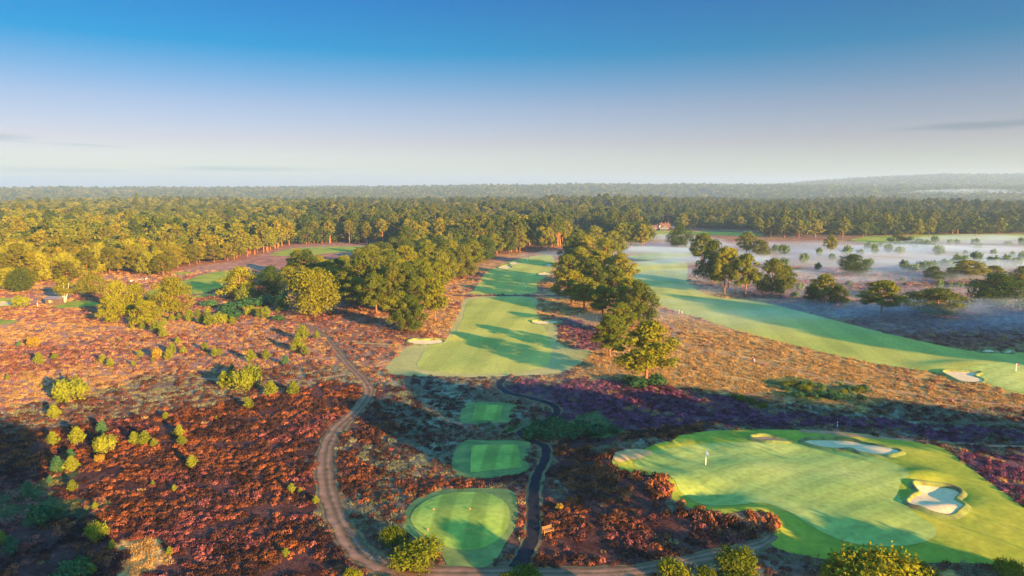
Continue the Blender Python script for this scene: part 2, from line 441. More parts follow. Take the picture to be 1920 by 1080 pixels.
# ------------------------------------------------------------------ ground zones (types of growth)
def Z(*pix): return world_poly(pix, True, 4)
ZONES = [  # polygon, kind, strength : 'h' blooming heather, 'd' dry straw grass, 'm' dull moor (dark heather and grey grass), 'p' purple heather, 'g' green growth, 'b' brown leaf litter
    (Z((-200, 740), (0, 770), (300, 700), (640, 690), (700, 700), (1040, 700), (1500, 760), (1930, 770), (2100, 1000), (1500, 1100), (-300, 1110)), 'm', 0.8),
    (Z((-80, 830), (100, 800), (250, 775), (420, 752), (600, 718), (660, 712), (690, 745), (625, 800), (598, 850), (592, 920), (612, 990), (640, 1095), (-100, 1095)), 'h', 1.0),
    (Z((-200, 655), (120, 640), (420, 618), (640, 615), (640, 700), (430, 705), (200, 692), (-200, 705)), 'h', 0.22),
    (Z((560, 590), (700, 592), (820, 628), (840, 640), (745, 650), (725, 702), (680, 700), (630, 640)), 'h', 0.38),
    (Z((120, 545), (300, 530), (480, 520), (540, 560), (560, 610), (350, 600), (100, 560)), 'h', 0.25),
    (Z((635, 800), (700, 765), (765, 770), (770, 830), (730, 880), (680, 920), (640, 930), (625, 860)), 'h', 0.9),
    (Z((960, 702), (1060, 716), (1200, 722), (1420, 765), (1640, 790), (1900, 812), (1900, 832), (1500, 802), (1250, 803), (1060, 792), (1052, 760), (965, 735)), 'p', 0.95),
    (Z((1040, 605), (1110, 610), (1130, 640), (1085, 655), (1046, 640)), 'p', 0.8),
    (Z((1262, 622), (1340, 628), (1450, 655), (1440, 678), (1330, 660)), 'h', 0.55),
    (Z((1640, 700), (1760, 716), (1860, 738), (1800, 748), (1660, 724)), 'h', 0.6),
    (Z((1050, 700), (1120, 668), (1230, 590), (1350, 610), (1600, 685), (1940, 755), (1940, 775), (1560, 755), (1300, 728), (1120, 722)), 'd', 0.85),
    (Z((1040, 835), (1110, 805), (1300, 800), (1330, 835), (1150, 845), (1150, 880), (1260, 890), (1270, 955), (1400, 955), (1480, 985), (1440, 1030), (1200, 1075), (1000, 1070), (1000, 980), (1020, 900)), 'h', 1.0),
    (Z((780, 895), (960, 880), (1010, 900), (1000, 990), (960, 1040), (960, 925), (860, 905), (760, 950), (740, 1000), (720, 960)), 'h', 0.75),
    (Z((1770, 845), (1940, 850), (1940, 960), (1850, 905)), 'p', 0.9),
    (Z((1290, 470), (1500, 455), (1960, 450), (1960, 655), (1700, 640), (1450, 580), (1300, 530)), 'p', 0.45),
    (Z((0, 920), (110, 900), (190, 940), (130, 975), (0, 985)), 'g', 0.6),
    (Z((180, 1050), (230, 1010), (310, 1000), (330, 1030), (250, 1085)), 'd', 1.0),
    (Z((690, 720), (880, 715), (860, 800), (760, 900), (640, 960), (720, 850)), 'm', 0.9),
    (Z((1455, 712), (1560, 716), (1630, 738), (1560, 752), (1460, 740)), 'g', 0.8),
    (Z((980, 790), (1150, 795), (1160, 812), (990, 822)), 'g', 0.9),
]
BASE = {'h': (0.075, 0.032, 0.024), 'p': (0.10, 0.045, 0.05), 'd': (0.42, 0.24, 0.07), 'm': (0.11, 0.085, 0.055), 'g': (0.06, 0.11, 0.03)}

def zone_of(x, y):
    """returns dict of weights 0..1 per kind"""
    R = np.hypot(x, y)
    j = 1.0 + R / 120
    xx = x + (fbm(x, y, 7, 31, 3) - 0.5) * 7 * j; yy = y + (fbm(x, y, 7, 57, 3) - 0.5) * 7 * j
    W = {k: np.zeros(np.shape(x)) for k in 'hpdmg'}
    for P, k, s in ZONES:
        i = inpoly(xx, yy, P)
        for q in W: W[q] = np.where(i, W[q] * (1 - s), W[q])
        W[k] = np.where(i, W[k] + s, W[k])
    return W

def ground_colour(x, y):
    W = zone_of(x, y)
    R = np.hypot(x, y)
    n1 = fbm(x, y, 26, 3, 4); n2 = fbm(x, y, 4.0, 13, 3); n3 = fbm(x, y, 90, 23, 2)
    dry = np.array([0.46, 0.25, 0.065]); hea = np.array([0.34, 0.15, 0.09]); dk = np.array([0.17, 0.09, 0.05])
    lf = sstep(20, -60, x)[..., None]
    dry = dry * (1 - lf) + np.array([0.40, 0.20, 0.115]) * lf
    t = sstep(0.46, 0.60, n1)[..., None]
    c = dry * (1 - t) + hea * t
    t = sstep(0.56, 0.68, n2)[..., None] * 0.6
    c = c * (1 - t) + dk * t
    tot = sum(W.values())
    c = c * (1 - np.clip(tot, 0, 1))[..., None]
    for k in W: c = c + W[k][..., None] * np.array(BASE[k])
    c = c * (0.75 + 0.5 * n2)[..., None]
    # grassy grey streaks in the moor
    t = (W['m'] * sstep(0.5, 0.62, fbm(x, y, 11, 71, 3)))[..., None]
    c = c * (1 - t) + t * np.array([0.20, 0.20, 0.12])
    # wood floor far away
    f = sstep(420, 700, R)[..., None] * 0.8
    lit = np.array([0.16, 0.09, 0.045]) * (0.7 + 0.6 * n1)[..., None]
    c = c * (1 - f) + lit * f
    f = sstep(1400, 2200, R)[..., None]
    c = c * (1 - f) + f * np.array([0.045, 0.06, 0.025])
    return np.clip(c, 0, 1)

def make_terrain():
    a = np.concatenate([np.arange(-45, 45.01, 0.2), np.arange(48, 313, 3.0)]); a = np.deg2rad(a)
    r = [18.0, 30, 42]
    while r[-1] < 8000: r.append(r[-1] * 1.009)
    r = np.array(r); na = len(a)
    RR, AA = np.meshgrid(r, a, indexing='ij')
    X = RR * np.sin(AA); Y = RR * np.cos(AA)
    Zz = hgt(X, Y)
    V = np.stack([X, Y, Zz], -1).reshape(-1, 3)
    i = (np.arange(len(r) - 1)[:, None] * na + np.arange(na)[None, :]).ravel()
    j = (np.arange(len(r) - 1)[:, None] * na + ((np.arange(na) + 1) % na)[None, :]).ravel()
    F = np.column_stack([j, j + na, i + na, i])[:, ::-1]
    F = np.column_stack([i, j, j + na, i + na])[:, ::-1]
    # centre fan as one n-gon is replaced by quads onto a centre vertex ring
    c = len(V); V = np.concatenate([V, [[0, 0, float(hgt(0, 0))]]])
    me_mat, nt, out = new_mat('heath_ground')
    at = N(nt, 'ShaderNodeAttribute', attribute_name='growth')
    tc = N(nt, 'ShaderNodeTexCoord')
    n1 = N(nt, 'ShaderNodeTexNoise'); n1.inputs['Scale'].default_value = 1.6; n1.inputs['Detail'].default_value = 8; n1.inputs['Roughness'].default_value = 0.7
    L(nt, tc.outputs['Object'], n1.inputs['Vector'])
    r1 = ramp(nt, [(0.33, (0.45, 0.42, 0.42)), (0.5, (0.95, 0.95, 0.95)), (0.66, (1.5, 1.45, 1.35))], n1.outputs['Fac'])
    n3 = N(nt, 'ShaderNodeTexNoise'); n3.inputs['Scale'].default_value = 0.22; n3.inputs['Detail'].default_value = 6; n3.inputs['Roughness'].default_value = 0.65
    L(nt, tc.outputs['Object'], n3.inputs['Vector'])
    r3 = ramp(nt, [(0.35, (0.62, 0.55, 0.6)), (0.6, (1.12, 1.12, 1.08))], n3.outputs['Fac'])
    mu = N(nt, 'ShaderNodeMixRGB', blend_type='MULTIPLY'); mu.inputs['Fac'].default_value = 1
    L(nt, at.outputs['Color'], mu.inputs['Color1']); L(nt, r1.outputs['Color'], mu.inputs['Color2'])
    m2 = N(nt, 'ShaderNodeMixRGB', blend_type='MULTIPLY'); m2.inputs['Fac'].default_value = 1
    L(nt, mu.outputs[0], m2.inputs['Color1']); L(nt, r3.outputs['Color'], m2.inputs['Color2'])
    b = N(nt, 'ShaderNodeBsdfPrincipled'); b.inputs['Roughness'].default_value = 1.0; b.inputs['Specular IOR Level'].default_value = 0.05
    L(nt, m2.outputs[0], b.inputs['Base Color'])
    bp = N(nt, 'ShaderNodeBump'); bp.inputs['Strength'].default_value = 0.7; bp.inputs['Distance'].default_value = 0.5
    L(nt, n1.outputs['Fac'], bp.inputs['Height']); L(nt, bp.outputs['Normal'], b.inputs['Normal'])
    L(nt, b.outputs['BSDF'], out.inputs['Surface'])
    fl = [tuple(q) for q in ()]
    me = bpy.data.meshes.new('ground')
    tri = [(k, (k + 1) % na, c) for k in range(na)]
    me.vertices.add(len(V)); me.vertices.foreach_set('co', V.astype(np.float32).ravel())
    nl = F.size + 3 * len(tri)
    me.loops.add(nl); me.loops.foreach_set('vertex_index', np.concatenate([F.ravel(), np.array(tri).ravel()]).astype(np.int32))
    me.polygons.add(len(F) + len(tri))
    me.polygons.foreach_set('loop_start', np.concatenate([np.arange(len(F)) * 4, F.size + np.arange(len(tri)) * 3]).astype(np.int32))
    me.polygons.foreach_set('loop_total', np.concatenate([np.full(len(F), 4), np.full(len(tri), 3)]).astype(np.int32))
    me.update(calc_edges=True); me.validate()
    me.polygons.foreach_set('use_smooth', np.ones(len(me.polygons), bool))
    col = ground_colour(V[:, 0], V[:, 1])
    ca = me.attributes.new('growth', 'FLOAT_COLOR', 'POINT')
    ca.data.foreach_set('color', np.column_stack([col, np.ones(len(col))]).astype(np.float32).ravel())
    me.materials.append(me_mat)
    # make sure normals look up
    if me.polygons[len(F) // 2].normal.z < 0: me.flip_normals()
    o = link('ground', me); o['kind'] = 'structure'
    return o
make_terrain()

# ------------------------------------------------------------------ fairways, tees, greens
sheet('semi_rough', [(729, 700), (738, 672), (765, 650), (800, 645), (838, 632), (846, 612), (862, 585), (880, 558), (995, 557), (1006, 580), (1010, 598), (1044, 612), (1046, 640), (1075, 654), (1108, 658), (1086, 684), (1045, 700), (960, 705), (850, 707)], 0.04, M['semirough'], 1.5)
sheet('fairway', [(785, 690), (790, 668), (805, 650), (848, 628), (866, 600), (888, 562), (987, 560), (1003, 582), (1012, 604), (1022, 615), (1030, 640), (1034, 662), (1020, 688), (960, 699), (850, 701)], 0.08, M['fairway'], 1.5)
sheet('fairway', [(868, 551), (888, 545), (910, 512), (937, 499), (961, 489), (985, 483), (1030, 478), (1040, 490), (1030, 512), (1008, 530), (995, 551)], 0.05, M['fairway'], 2.0)
ribbon('heath_strip', [(848, 554), (920, 555), (1000, 554), (1060, 555)], [2.2, 2.2], 0.10, simple('heather_strip_soil', (0.10, 0.06, 0.045), 0.95, 0.3, 0.6, 0.2))
sheet('fairway', [(1165, 500), (1200, 493), (1240, 489), (1284, 491), (1290, 512), (1296, 536), (1340, 556), (1420, 565), (1500, 584), (1600, 610), (1700, 634), (1790, 653), (1860, 661), (1960, 664), (2100, 690), (2100, 775), (1920, 741), (1850, 722), (1760, 700), (1690, 690), (1600, 674), (1500, 650), (1400, 625), (1320, 600), (1250, 578), (1205, 555), (1180, 530)], 0.05, M['fairway'], 2.0)
sheet('putting_green', [(1800, 690), (1850, 683), (1930, 680), (2020, 700), (2000, 748), (1925, 739), (1860, 722), (1830, 708)], 0.10, M['green'], 1.5)
sheet('mown_turf', [(1180, 480), (1240, 474), (1300, 478), (1270, 486), (1200, 487)], 0.05, M['fairway'], 3)
sheet('fairway', [(1210, 432), (1288, 432), (1290, 438), (1260, 442), (1212, 440)], 0.05, M['surround'], 4)
sheet('fairway', [(1300, 434), (1410, 437), (1420, 443), (1300, 439)], 0.05, M['surround'], 4)
sheet('fairway', [(1600, 448), (1680, 441), (1960, 438), (1960, 446), (1700, 455), (1620, 455)], 0.05, M['surround'], 4)
sheet('fairway', [(280, 560), (275, 548), (310, 535), (350, 525), (385, 514), (424, 508), (446, 512), (425, 532), (395, 547), (360, 552), (310, 556)], 0.05, M['surround'], 2)
sheet('mown_turf', [(318, 515), (340, 510), (362, 511), (350, 514)], 0.06, M['surround'], 2)
sheet('mown_turf', [(360, 558), (380, 552), (410, 553), (385, 558)], 0.06, M['surround'], 2)
sheet('tee_turf', [(97, 577), (120, 567), (150, 564), (180, 566), (183, 572), (150, 577)], 0.06, M['surround'], 1.5)
sheet('putting_green', [(-40, 561), (10, 559), (42, 563), (40, 570), (20, 574), (-40, 577)], 0.06, M['surround'], 1.5)
sheet('tee_turf', [(-20, 600), (20, 600), (32, 603), (10, 608), (-20, 609)], 0.06, M['surround'], 1.5)
sheet('fairway', [(508, 478), (530, 470), (560, 465), (650, 462), (742, 463), (735, 469), (640, 473), (560, 480)], 0.05, M['surround'], 3)
sheet('fairway', [(650, 484), (735, 477), (745, 482), (680, 488)], 0.05, M['fairway'], 3)
sheet('mown_turf', [(1062, 470), (1085, 440), (1090, 438), (1083, 470), (1050, 478)], 0.05, M['fairway'], 4)
# tees
sheet('tee_bank', [(866, 793), (874, 758), (915, 754), (965, 758), (958, 780), (948, 792)], 0.04, M['tee2'], 0.7)
sheet('tee_turf', [(884, 789), (892, 760), (943, 760), (937, 789)], 0.08, M['tee'], 0.7, smooth=False)
sheet('tee_bank', [(855, 892), (864, 830), (915, 826), (990, 829), (988, 860), (984, 886)], 0.04, M['tee2'], 0.7)
sheet('tee_turf', [(882, 887), (884, 835), (971, 834), (978, 877)], 0.08, M['tee'], 0.7, smooth=False)
sheet('tee_bank', [(756, 975), (775, 940), (822, 920), (880, 916), (945, 917), (968, 930), (968, 980), (950, 1015), (925, 1055), (895, 1066), (845, 1066), (825, 1040), (765, 1000)], 0.04, M['tee2'], 0.6)
sheet('tee_turf', [(770, 978), (785, 949), (825, 929), (870, 923), (915, 926), (948, 944), (956, 972), (942, 1005), (905, 1028), (860, 1032), (805, 1010)], 0.08, M['tee'], 0.6)
# the near green
sheet('green_surround', [(1148, 862), (1170, 850), (1215, 838), (1260, 826), (1300, 812), (1400, 806), (1520, 808), (1650, 818), (1760, 838), (1810, 872), (1860, 908), (1925, 955), (1990, 1010), (1960, 1060), (1800, 1056), (1650, 1056), (1540, 1048), (1460, 1030), (1440, 1005), (1466, 985), (1440, 964), (1400, 958), (1340, 964), (1290, 952), (1260, 935), (1262, 915), (1245, 896), (1200, 890), (1160, 880)], 0.04, M['surround'], 0.7)
sheet('putting_green', [(1188, 872), (1215, 852), (1260, 840), (1330, 832), (1420, 829), (1500, 834), (1560, 848), (1640, 858), (1690, 876), (1705, 890), (1690, 905), (1686, 930), (1712, 960), (1748, 985), (1754, 1005), (1720, 1021), (1650, 1026), (1590, 1018), (1540, 998), (1480, 962), (1430, 944), (1380, 948), (1330, 950), (1290, 935), (1272, 918), (1262, 898), (1230, 888)], 0.09, M['green'], 0.7)

sheet('bare_bank', [(1150, 859), (1160, 847), (1190, 842), (1224, 848), (1208, 858), (1180, 864), (1162, 868)], 0.10, simple('bare_sandy_bank', (0.45, 0.28, 0.10), 0.95, 0.2, 1.0, 0.3), 0.6)
# bunkers ------------------------------------------------------------
def bunker(pix, label, off=0.13, sp=0.7, sand=None):
    P = world_poly(pix, True, 5)
    c = P.mean(0); e = bpy.data.objects.new('sand_bunker', None); COL.objects.link(e)
    e.location = (c[0], c[1], float(hgt(*c)))
    tag(e, label, 'sand bunker')
    o = sheet('sand', None, off, sand or M['sand'], sp, world=P); del o['kind']
    me = o.data; me.transform(Matrix.Translation(-e.location)); o.parent = e
    # turf lip: a soft rounded rim around the sand
    m = MB(); n = len(P); V = []; F = []
    area = 0.5 * np.sum(P[:, 0] * np.roll(P[:, 1], -1) - np.roll(P[:, 0], -1) * P[:, 1])
    d = np.roll(P, -1, 0) - np.roll(P, 1, 0); d /= np.linalg.norm(d, axis=1)[:, None] + 1e-9
    nr = np.stack([d[:, 1], -d[:, 0]], 1) * (1 if area > 0 else -1)
    far = 0.5 + 0.5 * np.clip((P[:, 1] - c[1]) / max(1, (P[:, 1].max() - c[1])), -1, 1)
    hh = 0.10 + 0.30 * far + 0.12 * vnoise(P[:, 0], P[:, 1], 1.5, 4)
    for k, (u, w) in enumerate(((-0.10, 0.0), (0.03, 0.8), (0.25, 1.0), (0.62, 0.25), (0.85, -0.15))):
        q = P + nr * u
        z = hgt(q[:, 0], q[:, 1]) + (off if k < 3 else 0.06) + hh * w
        V.append(np.column_stack([q, z]))
    V = np.concatenate(V) - np.array(e.location)
    for k in range(4):
        for i in range(n): F.append((k * n + i, k * n + (i + 1) % n, (k + 1) * n + (i + 1) % n, (k + 1) * n + i))
    lip = link('turf_lip', mesh_from('turf_lip', V, F, M['lip'], smooth=True), e)
    return e
M['lip'] = grass_mat('bunker_lip_turf', (0.14, 0.10, 0.045), (0.17, 0.20, 0.045), (0.24, 0.26, 0.05), 0.6)
bunker([(1714, 911), (1746, 909), (1783, 917), (1800, 927), (1790, 938), (1807, 949), (1795, 961), (1779, 967), (1750, 962), (1726, 953), (1703, 946), (1712, 934), (1726, 928)], 'large kidney shaped bunker at the right end of the near green, half in shade')
bunker([(1505, 829), (1540, 826), (1600, 829), (1640, 837), (1678, 844), (1686, 850), (1655, 855), (1615, 850), (1592, 843), (1560, 843), (1525, 838)], 'long narrow bunker along the back edge of the near green')
bunker([(1408, 822), (1430, 820), (1462, 825), (1480, 829), (1455, 829), (1425, 827)], 'small dark bunker behind the near green, left of the long one', sand=simple('shade_darkened_sand', (0.20, 0.14, 0.09), 0.95, 0.2, 1))  # shade is put into this bunker's darker sand colour
bunker([(765, 641), (778, 636), (792, 639), (806, 637), (828, 639), (830, 644), (800, 647), (775, 646)], 'pale bunker at the left edge of the lit fairway', sp=0.9)
bunker([(998, 604), (1008, 600), (1022, 603), (1040, 601), (1050, 604), (1030, 608), (1008, 608)], 'pale bunker at the right edge of the lit fairway', sp=0.9)
bunker([(934, 503), (950, 499), (960, 502), (950, 505)], 'small bunker left of the distant green, nearer of two', sp=2)
bunker([(955, 495), (966, 492), (976, 493), (964, 497)], 'small bunker left of the distant green, farther of two', sp=2)
bunker([(1008, 515), (1022, 512), (1036, 514), (1020, 517)], 'small dark bunker right of the distant green, nearer of two', sp=2)
bunker([(1020, 498), (1032, 495), (1042, 497), (1030, 500)], 'small bunker right of the distant green, farther of two', sp=2)
bunker([(1768, 700), (1782, 697), (1815, 698), (1838, 700), (1826, 706), (1842, 712), (1838, 717), (1808, 717), (1785, 709)], 'pale bunker in front of the green with the red flag', sp=1.0)
bunker([(1835, 660), (1845, 657), (1858, 656), (1868, 660), (1855, 662)], 'flat pale bunker beyond the red flag, left of two', sp=1.0)
bunker([(1880, 662), (1890, 658), (1898, 657), (1894, 663)], 'flat pale bunker beyond the red flag, right of two', sp=1.0)
bunker([(-20, 570), (6, 567), (24, 568), (20, 572), (-20, 576)], 'bright bunker beside the green at the far left edge', sp=1.0)
bunker([(1213, 436), (1226, 435), (1228, 438), (1215, 439)], 'tiny bunker below the clubhouse lawn', sp=3)
bunker([(1395, 434), (1408, 434), (1409, 437), (1397, 438)], 'tiny bunker right of the clubhouse in front of the pines', sp=3)

# paths --------------------------------------------------------------
TRACK = [(470, 590), (540, 602), (588, 616), (612, 632), (630, 655), (655, 685), (682, 713), (692, 738), (670, 770), (637, 799), (617, 831), (610, 868), (614, 917), (631, 966), (657, 1015), (690, 1048), (745, 1068), (845, 1075), (967, 1075), (1090, 1076), (1200, 1070), (1320, 1045), (1420, 1022), (1450, 1003)]
ribbon('track_verge', TRACK, [1.6, 2.2, 2.6, 2.8, 3.0, 3.2, 3.2, 3.3, 2.8, 2.2, 1.8], 0.03, M['verge'], n=6)
ribbon('dirt_track', TRACK, [1.0, 1.6, 2.0, 2.1, 2.3, 2.4, 2.4, 2.5, 2.1, 1.6, 1.2], 0.07, M['track'], n=6)
ribbon('footpath', [(-60, 726), (60, 712), (190, 702), (300, 705), (430, 713), (520, 714), (600, 709), (662, 700)], [0.9, 0.9], 0.04, M['sandpath'])
ribbon('footpath', [(0, 606), (60, 602), (120, 596), (200, 590), (230, 588)], [0.8, 0.8], 0.04, M['sandpath'])
ribbon('footpath', [(638, 643), (690, 644), (750, 647)], [0.8, 0.8], 0.03, M['semirough'])
ribbon('footpath', [(1200, 590), (1240, 601), (1260, 610), (1267, 621), (1263, 632), (1277, 644), (1320, 656), (1400, 674), (1500, 697), (1560, 712), (1680, 735), (1760, 746), (1930, 764), (2050, 775)], [1.2, 1.6, 1.2, 0.9, 1.0, 1.1], 0.05, M['sandpath'])
ribbon('footpath', [(1500, 808), (1580, 815), (1700, 825), (1800, 832), (1940, 840), (2050, 850)], [1.0, 1.0], 0.05, M['sandpath'])
CART = [(950, 706), (936, 721), (951, 736), (992, 746), (1030, 757), (1045, 770), (1033, 785), (1000, 798), (975, 812), (1000, 828), (1022, 838), (1022, 862), (1008, 889), (1001, 920), (1001, 965), (999, 1007), (984, 1040), (970, 1066)]
ribbon('cart_path_verge', CART, [2.0, 2.2, 2.0, 2.0, 2.2, 2.2, 2.4], 0.03, M['verge'])
ribbon('cart_path', CART, [1.4, 1.3, 1.3, 1.3, 1.4, 1.3, 1.3, 1.4, 1.9], 0.09, M['asphalt'])

# ------------------------------------------------------------------ vegetation templates
def kites(C, Nn, size, rng, aspect=0.6):
    """leaf clumps: one kite-shaped quad per centre, facing Nn"""
    n = len(C)
    r = rng.normal(size=(n, 3)); t = np.cross(Nn, r); t /= np.linalg.norm(t, axis=1)[:, None] + 1e-9
    b = np.cross(Nn, t)
    s = (size * rng.uniform(0.6, 1.35, n))[:, None]
    V = np.stack([C - t * s, C - b * s * aspect + Nn * s * 0.15, C + t * s, C + b * s * aspect + Nn * s * 0.15], 1).reshape(-1, 3)
    F = np.arange(n * 4).reshape(-1, 4)
    return V, F

def pads_cloud(pads, n, size, rng, jit=0.7, low=0.35):
    """pads: (cx,cy,cz,rx,rz)"""
    P = np.array(pads); w = P[:, 3] ** 2; w = w / w.sum()
    idx = rng.choice(len(P), n, p=w)
    d = rng.normal(size=(n, 3)); d /= np.linalg.norm(d, axis=1)[:, None]
    flip = (d[:, 2] < 0) & (rng.uniform(size=n) > low); d[flip, 2] *= -1
    rad = rng.uniform(0.55, 1.05, n) ** 0.5
    q = P[idx]
    C = q[:, :3] + d * np.column_stack([q[:, 3], q[:, 3], q[:, 4]]) * rad[:, None]
    C = C + rng.normal(size=(n, 3)) * (q[:, 3] * 0.22)[:, None]
    Nn = d + rng.normal(size=(n, 3)) * jit * 0.6; Nn /= np.linalg.norm(Nn, axis=1)[:, None]
    return kites(C, Nn, size, rng)

def pine_template(seed, H=15.0, W=9.0, base=0.35, n=3600, size=0.34, style='pine', trunk_n=7, mat=None, tk=1.0):
    rng = rs(seed); pads = []; m = MB()
    lean = rng.normal(size=2) * 0.35
    def axis(t): return Vector((lean[0] * t * t + 0.15 * math.sin(t * 5 + seed), lean[1] * t * t + 0.12 * math.cos(t * 4 + seed), t * H))
    top = 0.93
    r0 = (0.016 * H + 0.05) * tk
    m.tube([axis(t) - Vector((0, 0, 0.3 if t == 0 else 0)) for t in (0, 0.08, 0.3, 0.5, 0.7, top)], [r0 * 1.35, r0, r0 * 0.85, r0 * 0.68, r0 * 0.45, r0 * 0.12], trunk_n)
    k = 0
    npad = int(34 if style == 'pine' else 34)
    for i in range(npad):
        t = base + (1 - base) * ((i + rng.uniform(0, 1)) / npad) ** 0.95
        u = (t - base) / (1 - base)
        if style == 'pine': prof = (0.70 + 0.42 * math.sin(PI * min(1, u * 0.95 + 0.12))) * math.sqrt(max(0.06, 1 - 0.9 * u ** 3.2))
        else: prof = math.sqrt(max(0.03, 1 - (2 * u - 0.85) ** 2 * 0.75)) * 1.05
        ang = i * 2.4 + rng.uniform(-0.6, 0.6)
        rr = W / 2 * prof * rng.uniform(0.35, 1.0) ** 0.7
        pr = W * (0.150 if style == 'pine' else 0.19) * rng.uniform(0.7, 1.25) * (1 - 0.3 * u)
        c = axis(t * 0.97); c.x += rr * math.cos(ang); c.y += rr * math.sin(ang)
        pads.append((c.x, c.y, min(c.z, H - pr * 0.5), pr, pr * (0.68 if style == 'pine' else 0.8)))
        if rng.uniform() < (0.85 if style == 'pine' else 0.5):
            a = axis(max(0.12, t * 0.97 - 0.07)); mid = (a + c) / 2 - Vector((0, 0, 0.25))
            m.tube([a, mid, c], [r0 * 0.32 * (1 - 0.5 * u), r0 * 0.2, r0 * 0.06], 4, False)
        # secondary pads towards the trunk
        if rng.uniform() < 0.6:
            c2 = axis(t); c2.x += rr * 0.4 * math.cos(ang + 0.7); c2.y += rr * 0.4 * math.sin(ang + 0.7)
            pads.append((c2.x, c2.y, min(c2.z + 0.2, H - 0.6), pr * 0.85, pr * 0.5))
    tp = axis(top); pads.append((tp.x, tp.y, H - 0.9, W * 0.13, 0.9)); pads.append((tp.x + 0.6, tp.y - 0.4, H * 0.92, W * 0.17, 1.0))
    V, F = pads_cloud(pads, n, size, rng)
    return m, V, F

TPL = {}
def make_tpl(name, seeds, mat, barkmat, **kw):
    out = []
    for s in seeds:
        m, V, F = pine_template(s, **kw)
        tr = m.mesh('trunk', barkmat, True); cr = mesh_from('crown', V, F, mat)
        out.append((tr, cr, kw.get('H', 15.0), kw.get('W', 9.0)))
    TPL[name] = out

make_tpl('pine', (1, 2, 3, 4, 5), M['pine'], M['bark'], H=15, W=9, base=0.30, n=8200, size=0.27)
make_tpl('tallpine', (11, 12, 13, 14), M['pine_dark'], M['bark'], H=18, W=8, base=0.48, n=3200, size=0.36)
make_tpl('shadepine', (15, 16, 17), M['pine_dark'], M['bark'], H=23, W=11, base=0.80, n=6500, size=0.5, style='oak', tk=0.2)  # high dense crown on a thin trunk, shaped to cast shade from out of view
make_tpl('densepine', (18, 19), M['pine_dark'], M['bark'], H=20, W=13, base=0.30, n=8000, size=0.5, style='oak')
make_tpl('lowpine', (21, 22, 23), M['golden'], M['bark'], H=12, W=11, base=0.13, n=7200, size=0.26)
make_tpl('oak', (31, 32, 33), M['broad'], M['dead'], H=12, W=12, base=0.10, n=8000, size=0.28, style='oak')
make_tpl('goldpine', (6, 7, 8), M['goldpine'], M['bark'], H=15, W=9.5, base=0.22, n=8200, size=0.27)
make_tpl('midgold', (46, 47, 48), M['goldpine'], M['bark'], H=15, W=9.5, base=0.25, n=1300, size=0.6)
make_tpl('goldoak', (34, 35), M['birchleaf'], M['bark'], H=12, W=12, base=0.16, n=7600, size=0.26, style='oak')
make_tpl('midpine', (41, 42, 43, 44, 45), M['pine'], M['bark'], H=15, W=8.5, base=0.32, n=1900, size=0.50)
make_tpl('midtall', (51, 52, 53, 54), M['pine_dark'], M['bark'], H=18, W=7.5, base=0.50, n=1100, size=0.62)
make_tpl('midoak', (61, 62, 63), M['broad'], M['dead'], H=12, W=11, base=0.12, n=1300, size=0.62, style='oak')
make_tpl('darkpine', (71, 72, 73), M['pine_dark'], M['bark'], H=12, W=11, base=0.14, n=7600, size=0.27)

def young_template(seed, mat, H=3.2, W=2.4, n=2100, size=0.11):
    rng = rs(seed); m = MB(); m.tube([(0, 0, -0.1), (0, 0, H * 0.8)], [0.06, 0.015], 5)
    C = []; Nn = []
    nb = 30
    for i in range(nb):
        u = (i + 0.5) / nb; z0 = H * (0.04 + 0.80 * u); rr = W / 2 * (1 - u) ** 0.7 * rng.uniform(0.75, 1.15) + 0.05
        a = i * 2.4 + rng.uniform(-0.4, 0.4)
        tip = np.array([rr * math.cos(a), rr * math.sin(a), z0 + rr * 0.55 + 0.25]); st = np.array([0, 0, z0])
        k = n // nb; t = rng.uniform(0.15, 1.0, k)[:, None]
        c = st + (tip - st) * t + rng.normal(size=(k, 3)) * (0.09 + 0.08 * (1 - t))
        C.append(c); d = (tip - st) / np.linalg.norm(tip - st); nn = d * 0.5 + rng.normal(size=(k, 3)) * 0.7 + np.array([0, 0, 0.3]); Nn.append(nn)
    C = np.concatenate(C); Nn = np.concatenate(Nn); Nn /= np.linalg.norm(Nn, axis=1)[:, None]
    C[:, 2] = np.maximum(C[:, 2], 0.08)
    V, F = kites(C, Nn, size, rng)
    return m.mesh('stem', M['dead']), mesh_from('foliage', V, F, mat), H, W

